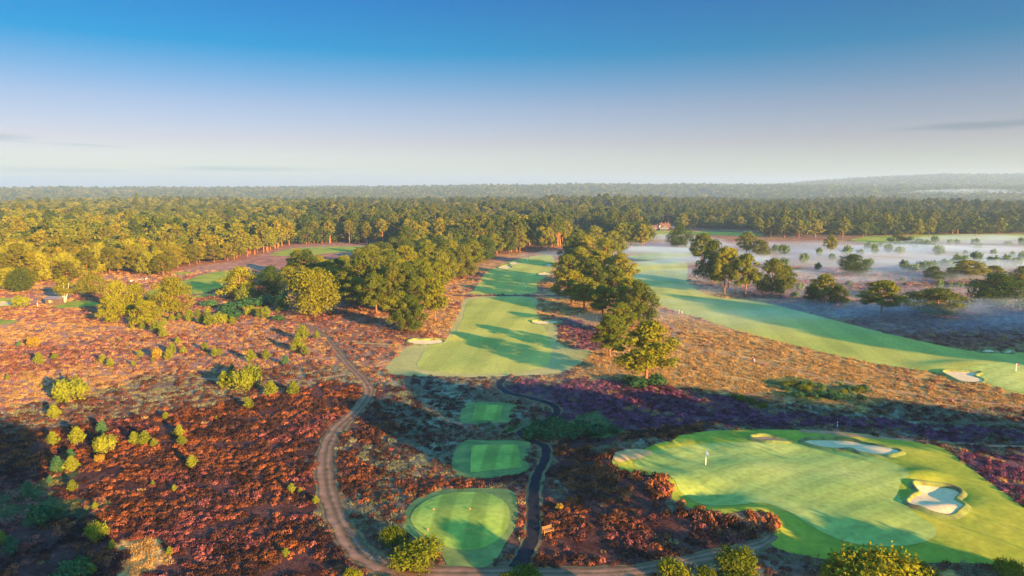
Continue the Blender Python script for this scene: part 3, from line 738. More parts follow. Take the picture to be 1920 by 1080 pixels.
def bush_template(seed, mat, H=2.0, W=4.0, n=3800, size=0.13, spiky=0.35):
    rng = rs(seed); pads = []
    for i in range(16):
        a = rng.uniform(0, 2 * PI); r = W / 2 * 0.68 * math.sqrt(rng.uniform())
        h = H * (1 - 0.55 * (r / (W / 2)) ** 2) * rng.uniform(0.75, 1.0); pr = W * rng.uniform(0.12, 0.19)
        pads.append((r * math.cos(a), r * math.sin(a), h * 0.55, pr, h * 0.45))
    m = MB()
    for i in range(7):
        p = pads[i]; m.tube([(0.1 * math.cos(i), 0.1 * math.sin(i), -0.1), (p[0] * 0.5, p[1] * 0.5, p[2] * 0.5), (p[0], p[1], p[2])], [0.05, 0.035, 0.015], 4, False)
    V, F = pads_cloud(pads, int(n * 0.55), size, rng, 0.8, 0.4)
    ns = max(30, n // 26); k = 12; P = np.array(pads)[rng.randint(0, len(pads), ns)]
    d = rng.normal(size=(ns, 3)); d[:, 2] = np.abs(d[:, 2]) + 0.25; d /= np.linalg.norm(d, axis=1)[:, None]
    b0 = P[:, :3] + d * np.column_stack([P[:, 3], P[:, 3], P[:, 4]]) * 0.8
    d2 = d * 0.6 + np.array([0, 0, 0.7]) + rng.normal(size=(ns, 3)) * 0.2; d2 /= np.linalg.norm(d2, axis=1)[:, None]
    t = np.linspace(0, 1, k)[None, :, None] * (H * rng.uniform(0.12, 0.32, ns))[:, None, None]
    C = (b0[:, None, :] + d2[:, None, :] * t + rng.normal(size=(ns, k, 3)) * size * 0.35).reshape(-1, 3)
    Nn = np.repeat(d, k, 0) + rng.normal(size=(ns * k, 3)) * 0.6; Nn /= np.linalg.norm(Nn, axis=1)[:, None]
    V2, F2 = kites(C, Nn, size * 0.8, rng); F = np.concatenate([F, F2 + len(V)]); V = np.concatenate([V, V2])
    V[:, 2] = np.maximum(V[:, 2], 0.0)
    return m.mesh('stems', M['dead']), mesh_from('foliage', V, F, mat), H, W

TPL['young'] = [young_template(s, M['young']) for s in (101, 102, 103, 104)]
TPL['youngshade'] = [young_template(s, M['young_shade']) for s in (105, 106)]
TPL['amber'] = [bush_template(s, M['amber'], 1.6, 2.0, 900, 0.13) for s in (107,)]
TPL['roundyoung'] = [bush_template(s, M['young'], 2.4, 3.0, 2600, 0.13) for s in (108, 109, 110)]
TPL['gorse'] = [bush_template(s, M['gorse'], 2.2, 4.2, 5200, 0.10) for s in (121, 122, 123)]
TPL['shrub'] = [bush_template(s, M['shrub'], 1.3, 2.6, 1500, 0.13) for s in (131, 132, 133)]
TPL['sapling'] = [bush_template(s, M['sapling'], 3.4, 2.8, 1100, 0.20) for s in (141, 142, 143)]

def fir():
    rng = rs(88); m = MB(); m.tube([(0, 0, -0.3), (0, 0, 12), (0, 0, 24)], [0.4, 0.25, 0.05], 6); C = []; Nn = []
    for i in range(70):
        u = (i + 0.5) / 70; z0 = 2 + 22 * u; rr = 4.6 * (1 - u) ** 0.9 + 0.2; a = i * 2.4
        k = 28; t = rng.uniform(0.1, 1, k)[:, None]; tip = np.array([rr * math.cos(a), rr * math.sin(a), z0 - rr * 0.25]); st = np.array([0, 0, z0])
        C.append(st + (tip - st) * t + rng.normal(size=(k, 3)) * 0.3); Nn.append(rng.normal(size=(k, 3)) * 0.6 + np.array([math.cos(a), math.sin(a), 0.7]))
    C = np.concatenate(C); Nn = np.concatenate(Nn); Nn /= np.linalg.norm(Nn, axis=1)[:, None]; V, F = kites(C, Nn, 0.6, rng)
    return m.mesh('trunk', M['bark'], True), mesh_from('crown', V, F, M['pine_dark']), 25.0, 10.0
TPL['fir'] = [fir()]
def birch():
    rng = rs(77); m = MB()
    for a in (-0.55, 0.0, 0.6):
        m.tube([(0, 0, -0.2), (a * 0.9, 0.1, 2.2), (a * 2.0, 0.2 * a, 4.6), (a * 2.6, 0, 7.0)], [0.24, 0.17, 0.1, 0.04], 7)
    pads = []
    for i in range(26):
        u = rng.uniform(); a = rng.uniform(0, 2 * PI); r = 2.6 * math.sqrt(rng.uniform()) * (1 - 0.35 * abs(2 * u - 0.8))
        pads.append((r * math.cos(a), r * math.sin(a), 3.1 + 5.2 * u, 0.95, 0.8))
    V, F = pads_cloud(pads, 3600, 0.22, rng, 0.8, 0.5)
    return m.mesh('trunk', M['birchbark'], True), mesh_from('crown', V, F, M['birchleaf']), 9.0, 7.0
TPL['birch'] = [birch()]

# ------------------------------------------------------------------ placing single trees
ORD = ['first', 'second', 'third', 'fourth', 'fifth', 'sixth', 'seventh', 'eighth', 'ninth', 'tenth', 'eleventh', 'twelfth', 'thirteenth', 'fourteenth', 'fifteenth', 'sixteenth', 'seventeenth', 'eighteenth', 'nineteenth', 'twentieth']
PLANTS = []     # every placed plant: for later labels and keep-outs
prng = rs(5)

def plant_world(kind, name, x, y, H, W, cat, label=None, group=None, zone=None, desc=None, which=None, parts=('trunk', 'crown'), rz=None):
    t = TPL[kind]; i = prng.randint(len(t)) if which is None else which % len(t)
    tr, cr, h0, w0 = t[i]
    e = bpy.data.objects.new(name, None); COL.objects.link(e)
    z = float(hgt(x, y))
    e.location = (x, y, z); e.rotation_euler = (0, 0, prng.uniform(0, 2 * PI) if rz is None else rz)
    e.scale = (W / w0, W / w0, H / h0)
    a = link(parts[0], tr, e); b = link(parts[1], cr, e)
    tag(e, label, cat, group)
    PLANTS.append(dict(o=e, x=x, y=y, H=H, W=W, zone=zone, desc=desc, label=label, name=name, px=float(to_px(x, y, z)[0])))
    return e

def plant(kind, name, px, py, hpx, wpx, cat, **kw):
    x, y, z = G(px, py); d = depth_of(x, y, z)
    return plant_world(kind, name, x, y, hpx * d / FPX, wpx * d / FPX, cat, **kw)

BUSH = ('stems', 'foliage'); YP = ('stem', 'foliage')
# --- pines and broadleaves that stand out one by one (base px, base py, height px, width px)
PT = 'pine_tree'
plant('pine', PT, 1211, 724, 122, 100, 'pine tree', label='spreading pine nearest the camera, alone right of the lit fairway end', which=0)
plant('pine', PT, 1143, 670, 78, 66, 'pine tree', label='pine with a bare pale lower trunk, just behind the nearest lone pine', which=1)
plant('shrub', 'low_shrub', 1190, 724, 22, 55, 'shrub', label='green shrub at the foot of the nearest lone pine, left side', parts=BUSH)
plant('shrub', 'low_shrub', 1232, 722, 20, 40, 'shrub', label='green shrub at the foot of the nearest lone pine, right side', parts=BUSH)
for i, (a, b, h, w, k, l) in enumerate([
    (1198, 612, 84, 62, 0, 'tall pine on the right tip of the tree line between the fairways'),
    (1160, 628, 62, 56, 2, 'bushy pine right behind the pine with bare pale trunk'),
    (1178, 600, 78, 58, 3, 'tall pine second from the right tip of the line between the fairways'),
    (1130, 596, 62, 56, 4, 'dark pine low in the middle of the line between the fairways'),
    (1071, 572, 66, 58, 1, 'pine with visible orange trunk on the left flank of the middle line'),
    (1095, 582, 62, 52, 2, 'pine beside the orange trunked one on the middle line'),
    (1110, 560, 72, 56, 0, 'high pine behind the front row of the middle line'),
    (1148, 572, 74, 60, 3, 'high broad pine at the centre of the middle line'),
    (1062, 540, 62, 50, 4, 'pine at the left edge of the middle line beside the shaded fairway'),
    (1085, 530, 66, 50, 1, 'pine in the upper left of the middle line'),
    (1125, 540, 70, 56, 2, 'pine in the upper middle of the middle line'),
    (1165, 545, 68, 54, 0, 'pine on the right flank of the middle line'),
    (1070, 500, 56, 44, 3, 'small pine high on the left of the middle line'),
    (1100, 502, 60, 46, 4, 'small pine high in the middle line, left of centre'),
    (1135, 510, 62, 48, 1, 'small pine high in the middle line, right of centre'),
    (1150, 486, 52, 42, 0, 'pine near the far end of the middle line'),
    (1085, 476, 46, 38, 2, 'pine at the far left end of the middle line'),
    (1115, 474, 50, 40, 3, 'pine at the far end of the middle line, centre')]):
    plant('pine' if i % 6 else 'darkpine', PT, a, b, h, w, 'pine tree', label=l, which=k, group='pines between the two fairways')
for a, b, h, w, k, l in [
    (1183, 467, 44, 34, 1, 'pine left of the gap in front of the clubhouse lawn'),
    (1204, 468, 48, 28, 2, 'narrow pine right beside the gap below the clubhouse'),
    (1165, 462, 44, 34, 3, 'pine two places left of the gap below the clubhouse')]:
    plant('midpine', PT, a, b, h, w, 'pine tree', label=l, which=k)
for a, b, h, w, kd, k, l in [
    (1272, 466, 44, 42, 'oak', 0, 'broad dark tree rising from the mist right below the clubhouse'),
    (1316, 500, 62, 46, 'pine', 1, 'pine behind the left of the big right hand cluster'),
    (1334, 534, 82, 52, 'darkpine', 2, 'dark leftmost pine of the big cluster beside the right fairway'),
    (1358, 552, 88, 46, 'pine', 3, 'front pine with a bare lit trunk in the middle of the right cluster'),
    (1366, 540, 74, 44, 'pine', 0, 'pine with two trunks behind the middle of the right cluster'),
    (1397, 556, 80, 46, 'pine', 1, 'rightmost pine of the big cluster beside the right fairway'),
    (1400, 479, 45, 37, 'pine', 2, 'lone pine with a thick orange trunk standing in the mist'),
    (1428, 482, 31, 34, 'darkpine', 0, 'leaning dark pine just right of the orange trunked one'),
    (1446, 558, 72, 52, 'darkpine', 1, 'dark pine right of the big cluster, its twin paler'),
    (1472, 556, 58, 36, 'pine', 4, 'pale slimmer pine right of the dark one by the fairway'),
    (1545, 572, 58, 46, 'pine', 1, 'round headed pine above two dark lower trees'),
    (1524, 568, 36, 34, 'darkpine', 2, 'low dark pine left of the round headed pine'),
    (1571, 576, 42, 36, 'darkpine', 0, 'low dark pine right of the round headed pine'),
    (1653, 593, 67, 70, 'pine', 3, 'lone spreading pine with bare lit trunk on the dark heath'),
    (1756, 592, 50, 106, 'darkpine', 1, 'wide low dark pine in the mist right of the lone spreading pine'),
    (1868, 580, 64, 96, 'oak', 1, 'large round dark oak near the right edge of the picture'),
    (1600, 516, 38, 50, 'oak', 2, 'round green tree standing alone in the mist'),
    (1750, 526, 26, 34, 'darkpine', 0, 'small dark pine left of the wide group on the misty heath'),
    (1780, 524, 22, 24, 'darkpine', 2, 'smallest dark pine beside the wide group on the misty heath'),
    (1818, 524, 36, 58, 'pine', 2, 'wide flat topped pine in the middle of the misty heath'),
    (1862, 522, 24, 34, 'pine', 4, 'small pine just right of the flat topped one'),
    (1917, 546, 46, 44, 'darkpine', 1, 'dark pine cut by the right edge of the picture'),
    (1557, 476, 36, 24, 'pine', 0, 'slim pine with pale trunk standing in the far mist'),
    (1685, 456, 22, 24, 'darkpine', 2, 'small dark pine below the far bright fairway')]:
    plant(kd, PT if kd != 'oak' else 'oak_tree', a, b, h, w, 'pine tree' if kd != 'oak' else 'broadleaf tree', label=l, which=k)
for i, (a, b, h, w) in enumerate([(1470, 446, 42, 26), (1445, 445, 38, 26), (1497, 447, 34, 26), (1528, 447, 36, 30), (1580, 447, 38, 24), (1618, 446, 30, 20), (1420, 442, 34, 24), (1700, 447, 44, 26), (1720, 448, 36, 20), (1742, 445, 36, 22), (1660, 444, 42, 22), (1830, 443, 36, 28), (1872, 445, 36, 20)]):
    plant('midpine', PT, a, b, h, w, 'pine tree', zone='the far wood beyond the mist', desc='pine')
for i, (a, b, h, w) in enumerate([(1301, 428, 28, 14), (1333, 430, 26, 20), (1350, 431, 22, 16), (1387, 432, 26, 20), (1318, 429, 24, 10), (1280, 431, 30, 24)]):
    plant('midpine', PT, a, b, h, w, 'pine tree', zone='the row right of the clubhouse', desc='small sunlit pine')
# left side
for a, b, h, w, kd, k, l in [
    (17, 544, 42, 42, 'lowpine', 0, 'golden pine at the far left, second tree in from the edge'),
    (42, 548, 44, 44, 'oak', 0, 'dark green oak at the far left below the golden wood'),
    (222, 592, 64, 52, 'lowpine', 1, 'taller golden pine behind the lone trunked one on the left heath'),
    (207, 606, 52, 50, 'lowpine', 2, 'golden pine with visible trunk on the left heath, nearest of its group'),
    (257, 588, 56, 48, 'lowpine', 0, 'golden pine in the middle of the group on the left heath'),
    (276, 610, 46, 54, 'lowpine', 1, 'low golden pine with skirts to the ground, among small bushes'),
    (326, 592, 70, 64, 'goldoak', 0, 'round golden tree with forked orange limbs on the left heath'),
    (395, 0, 0, 0, '', 0, ''),
    (450, 560, 58, 72, 'lowpine', 2, 'broad pale pine left of the round dark oak'),
    (510, 562, 60, 50, 'oak', 1, 'round dark green oak between two paler trees'),
    (592, 594, 86, 88, 'goldoak', 1, 'largest round bushy tree, right of the dark oak'),
    (172, 556, 40, 50, 'goldoak', 1, 'bright yellow round tree beside the birch')]:
    if not h: continue
    pine = kd in ('lowpine', 'pine')
    plant(kd, PT if pine else 'oak_tree', a, b, h, w, 'pine tree' if pine else 'broadleaf tree', label=l, which=k)
plant('birch', 'birch_tree', 122, 567, 48, 42, 'birch tree', label='birch with a forked white trunk beside the left tee', rz=0.2)
# wood left of the lit fairway (hand placed front)
for i, (a, b, h, w) in enumerate([(773, 624, 70, 50), (752, 622, 76, 52), (815, 602, 82, 56), (706, 590, 78, 60), (738, 588, 88, 58), (672, 580, 60, 50), (650, 570, 66, 50), (700, 556, 62, 52), (765, 580, 86, 56), (790, 570, 84, 54), (828, 556, 84, 50), (848, 516, 66, 46), (870, 522, 60, 44), (884, 508, 58, 44), (640, 545, 62, 50), (612, 540, 50, 50), (675, 540, 66, 50), (730, 540, 70, 54), (765, 535, 74, 52), (800, 530, 72, 50), (835, 530, 66, 44), (545, 545, 46, 46), (575, 525, 46, 44), (940, 474, 40, 28), (955, 476, 44, 30), (975, 474, 40, 28), (1010, 472, 40, 26), (1028, 474, 48, 26), (905, 492, 50, 38), (925, 482, 44, 34)]):
    plant('pine' if i % 4 else 'darkpine', PT, a, b, h, w, 'pine tree', zone='the wood left of the lit fairway', desc='pine')

for a, R, H, l in [(262, 980, 34, 'tallest pointed fir rising above the far left wood'), (281, 1000, 29, 'second pointed fir, just right of the tallest one'), (343, 1020, 28, 'lone pointed fir right of the pair above the wood'), (389, 1000, 24, 'dark pointed fir farthest right above the left wood'), (959, 1150, 26, 'pointed fir above the wood near the picture centre')]:
    an = math.atan((a - 960) / 1280); plant_world('fir', 'fir_tree', R * math.sin(an), R * math.cos(an), H, 11, 'fir tree', label=l)
# --- young pines on the left heath: px, py, height px, kind
YNG = [(73, 684, 20), (103, 676, 13), (15, 712, 9), (36, 651, 10, 'd'), (64, 652, 20, 'a'), (193, 681, 15), (208, 688, 15), (263, 670, 12), (250, 687, 10), (295, 673, 20, 'a'), (316, 675, 17), (323, 664, 18), (334, 645, 12), (345, 664, 13), (286, 679, 7), (385, 658, 14), (403, 669, 15), (411, 668, 13), (470, 679, 21), (499, 675, 18), (534, 685, 17, 'd'), (567, 640, 27), (559, 661, 27), (573, 667, 16), (594, 636, 14),
       (135, 753, 38, 'r', 50), (107, 722, 8), (102, 786, 24), (422, 729, 29), (450, 733, 34, 'r', 38), (473, 727, 38, 'r', 34), (435, 700, 15, 'd'), (508, 743, 26), (551, 741, 24), (465, 767, 20), (311, 787, 13), (100, 836, 24), (145, 834, 30), (192, 814, 22, 'd'), (198, 848, 28, 'r', 34), (187, 868, 16, 'a'), (252, 835, 23), (272, 835, 24), (289, 838, 14), (336, 819, 20), (341, 836, 18),
       (107, 887, 28, 'd'), (132, 862, 18, 'd'), (135, 885, 27), (360, 878, 22), (93, 907, 13, 'd'), (136, 922, 20), (53, 934, 28, 'd'), (287, 911, 9), (327, 921, 11), (179, 956, 13), (180, 1013, 29, 'r', 36), (211, 1030, 16), (547, 924, 16), (563, 924, 9), (592, 945, 14), (318, 1040, 14), (536, 1044, 15), (20, 1040, 32, 'd'), (2, 1022, 24), (80, 982, 30, 's', 52), (170, 1078, 20), (140, 1084, 26, 's', 60), (406, 786, 6), (78, 728, 6),
       (323, 602, 12), (336, 601, 12), (355, 603, 20), (371, 593, 12), (378, 607, 17), (392, 612, 23), (390, 590, 12), (412, 608, 19, 'r', 22), (436, 609, 14), (471, 591, 15, 'r', 20), (494, 597, 19, 'r', 22), (457, 570, 28, 'l'), (517, 560, 25), (522, 586, 12), (533, 584, 32, 's', 24), (248, 618, 8), (267, 618, 12), (293, 624, 18, 'r', 18), (308, 612, 14), (307, 633, 17), (39, 577, 19, 'r', 26), (440, 583, 14, 's', 44), (470, 575, 14, 's', 50), (500, 574, 16, 's', 34), (430, 600, 16, 's', 44), (395, 575, 10, 's', 30), (225, 640, 6), (520, 600, 7, 's', 24)]
ZN = [('among the golden left trees', lambda x, y: y < 640 and x < 315), ('below the forked golden tree', lambda x, y: y < 640 and x < 470), ('beside the start of the dirt track', lambda x, y: y < 660),
      ('on the pink heath at upper left', lambda x, y: y < 716 and x < 280), ('left of the dirt track', lambda x, y: y < 716),
      ('around the big footpath bushes', lambda x, y: y < 790 and x > 380), ('on the shaded band at the left', lambda x, y: y < 800), ('above the deep red heather', lambda x, y: y < 870),
      ('in the left deep red heather', lambda x, y: y < 960 and x < 300), ('in red heather near the track', lambda x, y: y < 1100 and x >= 300), ('in the bottom left corner', lambda x, y: True)]
KK = {'d': ('youngshade', 'shaded bluish young pine', 'young_pine', 'young pine'), 'a': ('amber', 'amber leaved low bush', 'low_shrub', 'shrub'), 'r': ('roundyoung', 'round yellow green bush', 'round_bush', 'bush'), 's': ('shrub', 'broad dark green bush', 'low_shrub', 'shrub'), 'l': ('young', 'tall conical young pine', 'young_pine', 'young pine')}
for t in YNG:
    k = t[3] if len(t) > 3 else 'y'; w = t[4] if len(t) > 4 else t[2] * 0.86
    kd, de, nm, cat = KK.get(k, ('young', 'bright yellow young pine', 'young_pine', 'young pine'))
    zn = [z for z, f in ZN if f(t[0], t[1])][0]
    plant(kd, nm, t[0], t[1], t[2] * 1.22, w * 1.25, cat, parts=YP if nm == 'young_pine' else BUSH, zone=zn, desc=de)

# --- gorse and shrubs
for a, b, h, w, l in [(784, 1060, 44, 120, 'long bright yellow green gorse bush at the foot of the oval tee'), (737, 1022, 36, 56, 'darker gorse bush just behind the long one by the oval tee'),
                      (1378, 1070, 46, 88, 'bright gorse bush at the bottom, right of the dirt track bend'), (1262, 1088, 38, 76, 'gorse bush on the bottom edge between the track and the heather'),
                      (1322, 1092, 30, 46, 'small orange tinged gorse bush on the bottom edge'), (1640, 1120, 96, 180, 'largest dark gorse bush on the bottom edge below the green'), (1720, 1110, 56, 90, 'gorse bush on the bottom edge right of the largest one'),
                      (1566, 1112, 56, 80, 'gorse bush on the bottom edge left of the largest one'), (978, 1092, 30, 80, 'gorse bush on the bottom edge below the asphalt path'), (660, 1092, 24, 44, 'small gorse bush on the bottom edge left of the track'),
                      (1890, 1085, 36, 70, 'gorse bush in the bottom right corner'), (1390, 1094, 26, 90, 'low gorse bush on the bottom edge under the bright one')]:
    plant('gorse', 'gorse_bush', a, b, h, w, 'gorse bush', label=l, parts=BUSH)
for a, b, h, w in [(1000, 822, 24, 44), (1030, 823, 26, 46), (1062, 820, 26, 46), (1094, 817, 22, 44), (1125, 813, 18, 40), (1150, 811, 14, 30), (1012, 810, 22, 44), (1048, 806, 22, 44), (1090, 806, 18, 44), (1036, 796, 16, 30), (1076, 826, 14, 30)]:
    plant('shrub', 'low_shrub', a, b, h, w, 'shrub', zone='in the dark thicket beside the cart path', desc='dense dark green shrub', parts=BUSH)
for i in range(24):
    a = 1462 + 160 * prng.uniform(); b = 722 + 22 * prng.uniform() + (a - 1462) * 0.06
    plant('gorse' if i % 3 == 0 else 'shrub', 'low_shrub', a, b, prng.uniform(7, 13), prng.uniform(16, 26), 'shrub', zone='in the green patch below the path', desc='low yellow green shrub' if i % 3 == 0 else 'low green shrub', parts=BUSH)
for a, b, h, w in [(1390, 752, 12, 24), (1408, 757, 10, 22), (1430, 764, 9, 22), (1378, 748, 9, 14)]:
    plant('gorse', 'low_shrub', a, b, h, w, 'shrub', zone='on the purple heath left of the green patch', desc='low yellow green shrub', parts=BUSH)
for a, b, h, w, l in [(1049, 955, 12, 17, 'small rounded yellow bush in the heather above the bench'), (1205, 838, 0, 0, '')]:
    if h: plant('amber', 'low_shrub', a, b, h, w, 'shrub', label=l, parts=BUSH)
# --- misty heath saplings
SAP = [(1507, 494, 20, 18), (1533, 510, 19, 12), (1535, 483, 20, 12), (1587, 482, 22, 20), (1612, 482, 15, 14), (1628, 472, 18, 16), (1640, 480, 24, 14), (1628, 502, 17, 20), (1560, 490, 15, 14), (1665, 476, 18, 18), (1685, 478, 16, 22), (1470, 478, 20, 22), (1453, 474, 16, 16), (1694, 508, 22, 18), (1712, 512, 18, 24), (1734, 510, 20, 26), (1748, 504, 16, 20), (1774, 502, 16, 30), (1790, 498, 12, 20), (1800, 500, 24, 28), (1756, 478, 16, 14), (1766, 478, 13, 12), (1840, 502, 14, 16), (1862, 498, 18, 24), (1885, 498, 16, 20), (1830, 492, 22, 20), (1905, 500, 18, 20), (1470, 500, 16, 18), (1761, 542, 18, 14), (1782, 540, 12, 10), (1800, 541, 12, 18), (1826, 541, 12, 20), (1690, 530, 9, 10), (1625, 526, 6, 8), (1714, 526, 7, 8), (1640, 545, 9, 10), (1500, 545, 14, 16), (1420, 540, 22, 18), (1590, 535, 8, 14), (1490, 560, 14, 16)]
for k in range(46):
    a = 1640 + 290 * prng.uniform(); b = 458 + 34 * prng.uniform() ** 1.2
    if a < 1740: b = 456 + 14 * prng.uniform()
    SAP.append((a, b, prng.uniform(9, 16), prng.uniform(8, 16)))
for a, b, h, w in SAP:
    zn = 'on the middle misty heath' if a < 1600 else ('in the far right misty scrub' if a > 1740 else 'right of the lone misty tree')
    row = ', back row' if b < 470 else (', second row' if b < 490 else (', third row' if b < 515 else ', front row'))
    plant('sapling', 'birch_sapling', a, b, h * 1.05, w * 1.1, 'sapling', zone=zn + row, desc='pale sapling', parts=BUSH)

# ------------------------------------------------------------------ forest
def pxpoly(*P): return np.array([G0(*p) for p in P])
FRONT = [(-900, 575), (-300, 570), (0, 538), (60, 536), (110, 534), (180, 520), (215, 514), (250, 513), (307, 520), (345, 503), (395, 497), (440, 492), (480, 478), (512, 475), (545, 467), (600, 459), (640, 454), (648, 457), (700, 457), (748, 460), (765, 480), (742, 490), (700, 500), (660, 515), (640, 535), (600, 530), (560, 512), (540, 520), (560, 545), (600, 562), (680, 575), (760, 572), (820, 560), (848, 520), (868, 505), (900, 492), (930, 477), (1000, 471), (1048, 469), (1060, 448), (1075, 436), (1092, 430), (1130, 444), (1208, 458), (1207, 430), (1202, 420), (1262, 418), (1270, 426), (1420, 430), (1440, 441), (1560, 442), (1640, 441), (1700, 440), (2000, 437), (2800, 437)]
FOREST = np.array([G0(*p) for p in FRONT] + [G0(2800, 380), G0(1000, 374.5), G0(-900, 380)])
FOREST[-3:] = [(1750, 1250), (0, 2300), (-1850, 1250)]
FOREST[-3:] = [(2100, 1400), (0, 2400), (-2100, 1400)]
HOLES = [pxpoly((505, 480), (515, 468), (560, 458), (640, 458), (745, 460), (740, 484), (640, 486), (560, 484)), pxpoly((562, 443), (568, 433), (632, 433), (636, 443)),
         pxpoly((300, 436), (300, 429), (660, 424), (660, 434), (500, 440)), pxpoly((1600, 444), (2050, 438), (2050, 446), (1600, 450)),
         pxpoly((690, 462), (745, 462), (745, 458), (700, 458))]
def forest_points(sp0):
    pts = []
    # jittered grid in polar bands so spacing can grow with distance
    rng = rs(17)
    bands = [(230, 520, 7.4), (520, 900, 8.6), (900, 1500, 10.5), (1500, 2400, 14.0)]
    for r0, r1, sp in bands:
        x, y = np.meshgrid(np.arange(-r1, r1, sp), np.arange(0, r1, sp)); x = x.ravel(); y = y.ravel()
        x = x + rng.uniform(-0.46, 0.46, len(x)) * sp; y = y + rng.uniform(-0.46, 0.46, len(y)) * sp
        R = np.hypot(x, y); a = np.degrees(np.arctan2(x, y))
        k = (R >= r0) & (R < r1) & (np.abs(a) < 44)
        x = x[k]; y = y[k]
        pts.append(np.column_stack([x, y, np.full(len(x), sp)]))
    P = np.concatenate(pts)
    k = inpoly(P[:, 0], P[:, 1], FOREST)
    for h in HOLES: k &= ~inpoly(P[:, 0], P[:, 1], h)
    for B in SHEETS: k &= ~inpoly(P[:, 0], P[:, 1], B)
    # clubhouse clearing
    cx, cy, _ = G(1236, 430); k &= ~((np.abs(P[:, 0] - cx) < 26) & (P[:, 1] < cy + 22) & (P[:, 1] > cy - 60))
    # random gaps
    k &= rng.uniform(size=len(P)) > 0.05 + 0.30 * sstep(0.60, 0.70, fbm(P[:, 0], P[:, 1], 45, 120, 2))
    P = P[k]
    return P
FP = forest_points(8)
# keep clear of hand placed trees
pl = np.array([(p['x'], p['y'], p['W']) for p in PLANTS if p['H'] > 5])
near = FP[:, 1] < 620
d2 = np.full(len(FP), 99.0)
idx = np.where(near)[0]
for i in idx:
    d2[i] = np.min(np.hypot(pl[:, 0] - FP[i, 0], pl[:, 1] - FP[i, 1]) - pl[:, 2] * 0.30)
FP = FP[d2 > 1.8]
frng = rs(9)
Rf = np.hypot(FP[:, 0], FP[:, 1]); pxf, pyf = to_px(FP[:, 0], FP[:, 1], 0)
# species: tall plantation pines to the back and right, younger pines at left, oaks around the middle
tallw = sstep(430, 560, Rf) * 0.75 + 0.1 + 0.2 * (pxf > 1200)
oakn = fbm(FP[:, 0], FP[:, 1], 90, 44, 2)
sp_kind = np.where(frng.uniform(size=len(FP)) < tallw, 1, 0)
sp_kind = np.where((oakn > 0.60) & (pxf > 640) & (frng.uniform(size=len(FP)) < 0.8), 2, sp_kind)
patch = fbm(FP[:, 0], FP[:, 1], 160, 66, 2)
Hf = np.where(sp_kind == 1, 18.0, np.where(sp_kind == 2, 13.0, 14.0)) * frng.uniform(0.70, 1.18, len(FP)) * (0.62 + 0.76 * patch)
Hf = np.where((pxf < 520) & (Rf < 470), Hf * 0.92, Hf)
Wf = np.where(sp_kind == 2, 12.5, 9.6) * frng.uniform(0.8, 1.2, len(FP)) * (1 + 0.10 * (FP[:, 2] - 8))
order = np.argsort(Rf)
n_pines_now = sum(1 for p in PLANTS if p['name'] == PT)
N_IND = 292 - n_pines_now
ind = []; cnt = 0
inframe = (pxf > -30) & (pxf < 1950)
for i in order:
    if not inframe[i]: continue
    if sp_kind[i] == 2: 
        if cnt < N_IND and len([1 for j in ind if sp_kind[j] == 2]) < 60: ind.append(i)
        continue
    if cnt < N_IND: ind.append(i); cnt += 1
    if cnt >= N_IND: break
ind = np.array(ind); rest = np.setdiff1d(np.arange(len(FP)), ind)
def zone_for(px, py, x):
    if px < 130: return 'the far left golden wood'
    if px < 300: return 'the golden wood above the left tee'
    if px < 520: return 'the golden wood above the left fairway'
    if px < 700: return 'the wood left of the fairways'
    if px < 860: return 'the wood bordering the lit fairway'
    if px < 1060: return 'the wood ending the shaded fairway'
    if px < 1240: return 'the wood left of the clubhouse'
    return 'the wood right of the clubhouse'
for i in ind:
    x, y = FP[i, 0], FP[i, 1]; k = sp_kind[i]; R = Rf[i]
    kd = {0: 'pine' if R < 400 else 'midpine', 1: 'tallpine' if R < 400 else 'midtall', 2: 'oak' if R < 400 else 'midoak'}[int(k)]
    if k < 2 and pxf[i] < 560: kd = 'goldpine' if R < 400 else 'midgold'
    if pxf[i] < 330 and R < 420 and k == 0 and frng.uniform() < 0.45: kd = 'lowpine'
    d = {0: 'pine', 1: 'tall pine', 2: 'round dark broadleaf'}[int(k)]
    plant_world(kd, 'oak_tree' if k == 2 else PT, x, y, Hf[i], Wf[i], 'broadleaf tree' if k == 2 else 'pine tree', zone=zone_for(pxf[i], pyf[i], x), desc=d)

# labels for the rest: by zone, then rows of up to 14 by distance, then left to right
from collections import defaultdict
zz = defaultdict(list)
for p in PLANTS:
    if p['label'] is None: zz[p['zone']].append(p)
ROWS = ['front row', 'second row', 'third row', 'fourth row', 'fifth row', 'sixth row', 'seventh row', 'eighth row', 'ninth row', 'tenth row']
for zn, ps in zz.items():
    ps.sort(key=lambda p: p['y'])
    nrow = max(1, math.ceil(len(ps) / 12)); per = math.ceil(len(ps) / nrow)
    for r in range(nrow):
        row = ps[r * per:(r + 1) * per]; row.sort(key=lambda p: p['px'])
        for k, p in enumerate(row):
            if len(row) == 1: where = ''
            elif k == 0: where = 'leftmost'
            elif k == len(row) - 1: where = 'rightmost'
            else: where = ORD[k] + ' from left'
            prep = zn if zn.split()[0] in ('in', 'on', 'near', 'beside', 'below', 'around', 'along', 'among', 'left', 'right', 'above') else 'in ' + zn
            rw = (', ' + ROWS[min(r, 9)]) if nrow > 1 else ''
            lab = f"{p['desc']} {prep}{rw}" + (f', {where}' if where else '')
            if len(lab.replace(',', '').split()) > 16: print('LONG', lab)
            p['o']['label'] = lab
            g = {'young_pine': 'young pines seeded on the heath', 'birch_sapling': 'saplings standing in the mist', 'low_shrub': 'low shrubs on the heath', 'round_bush': 'round bushes on the heath', 'oak_tree': 'broadleaf trees of the wood', PT: 'pines of the wood'}.get(p['name'])
            if g: p['o']['group'] = g

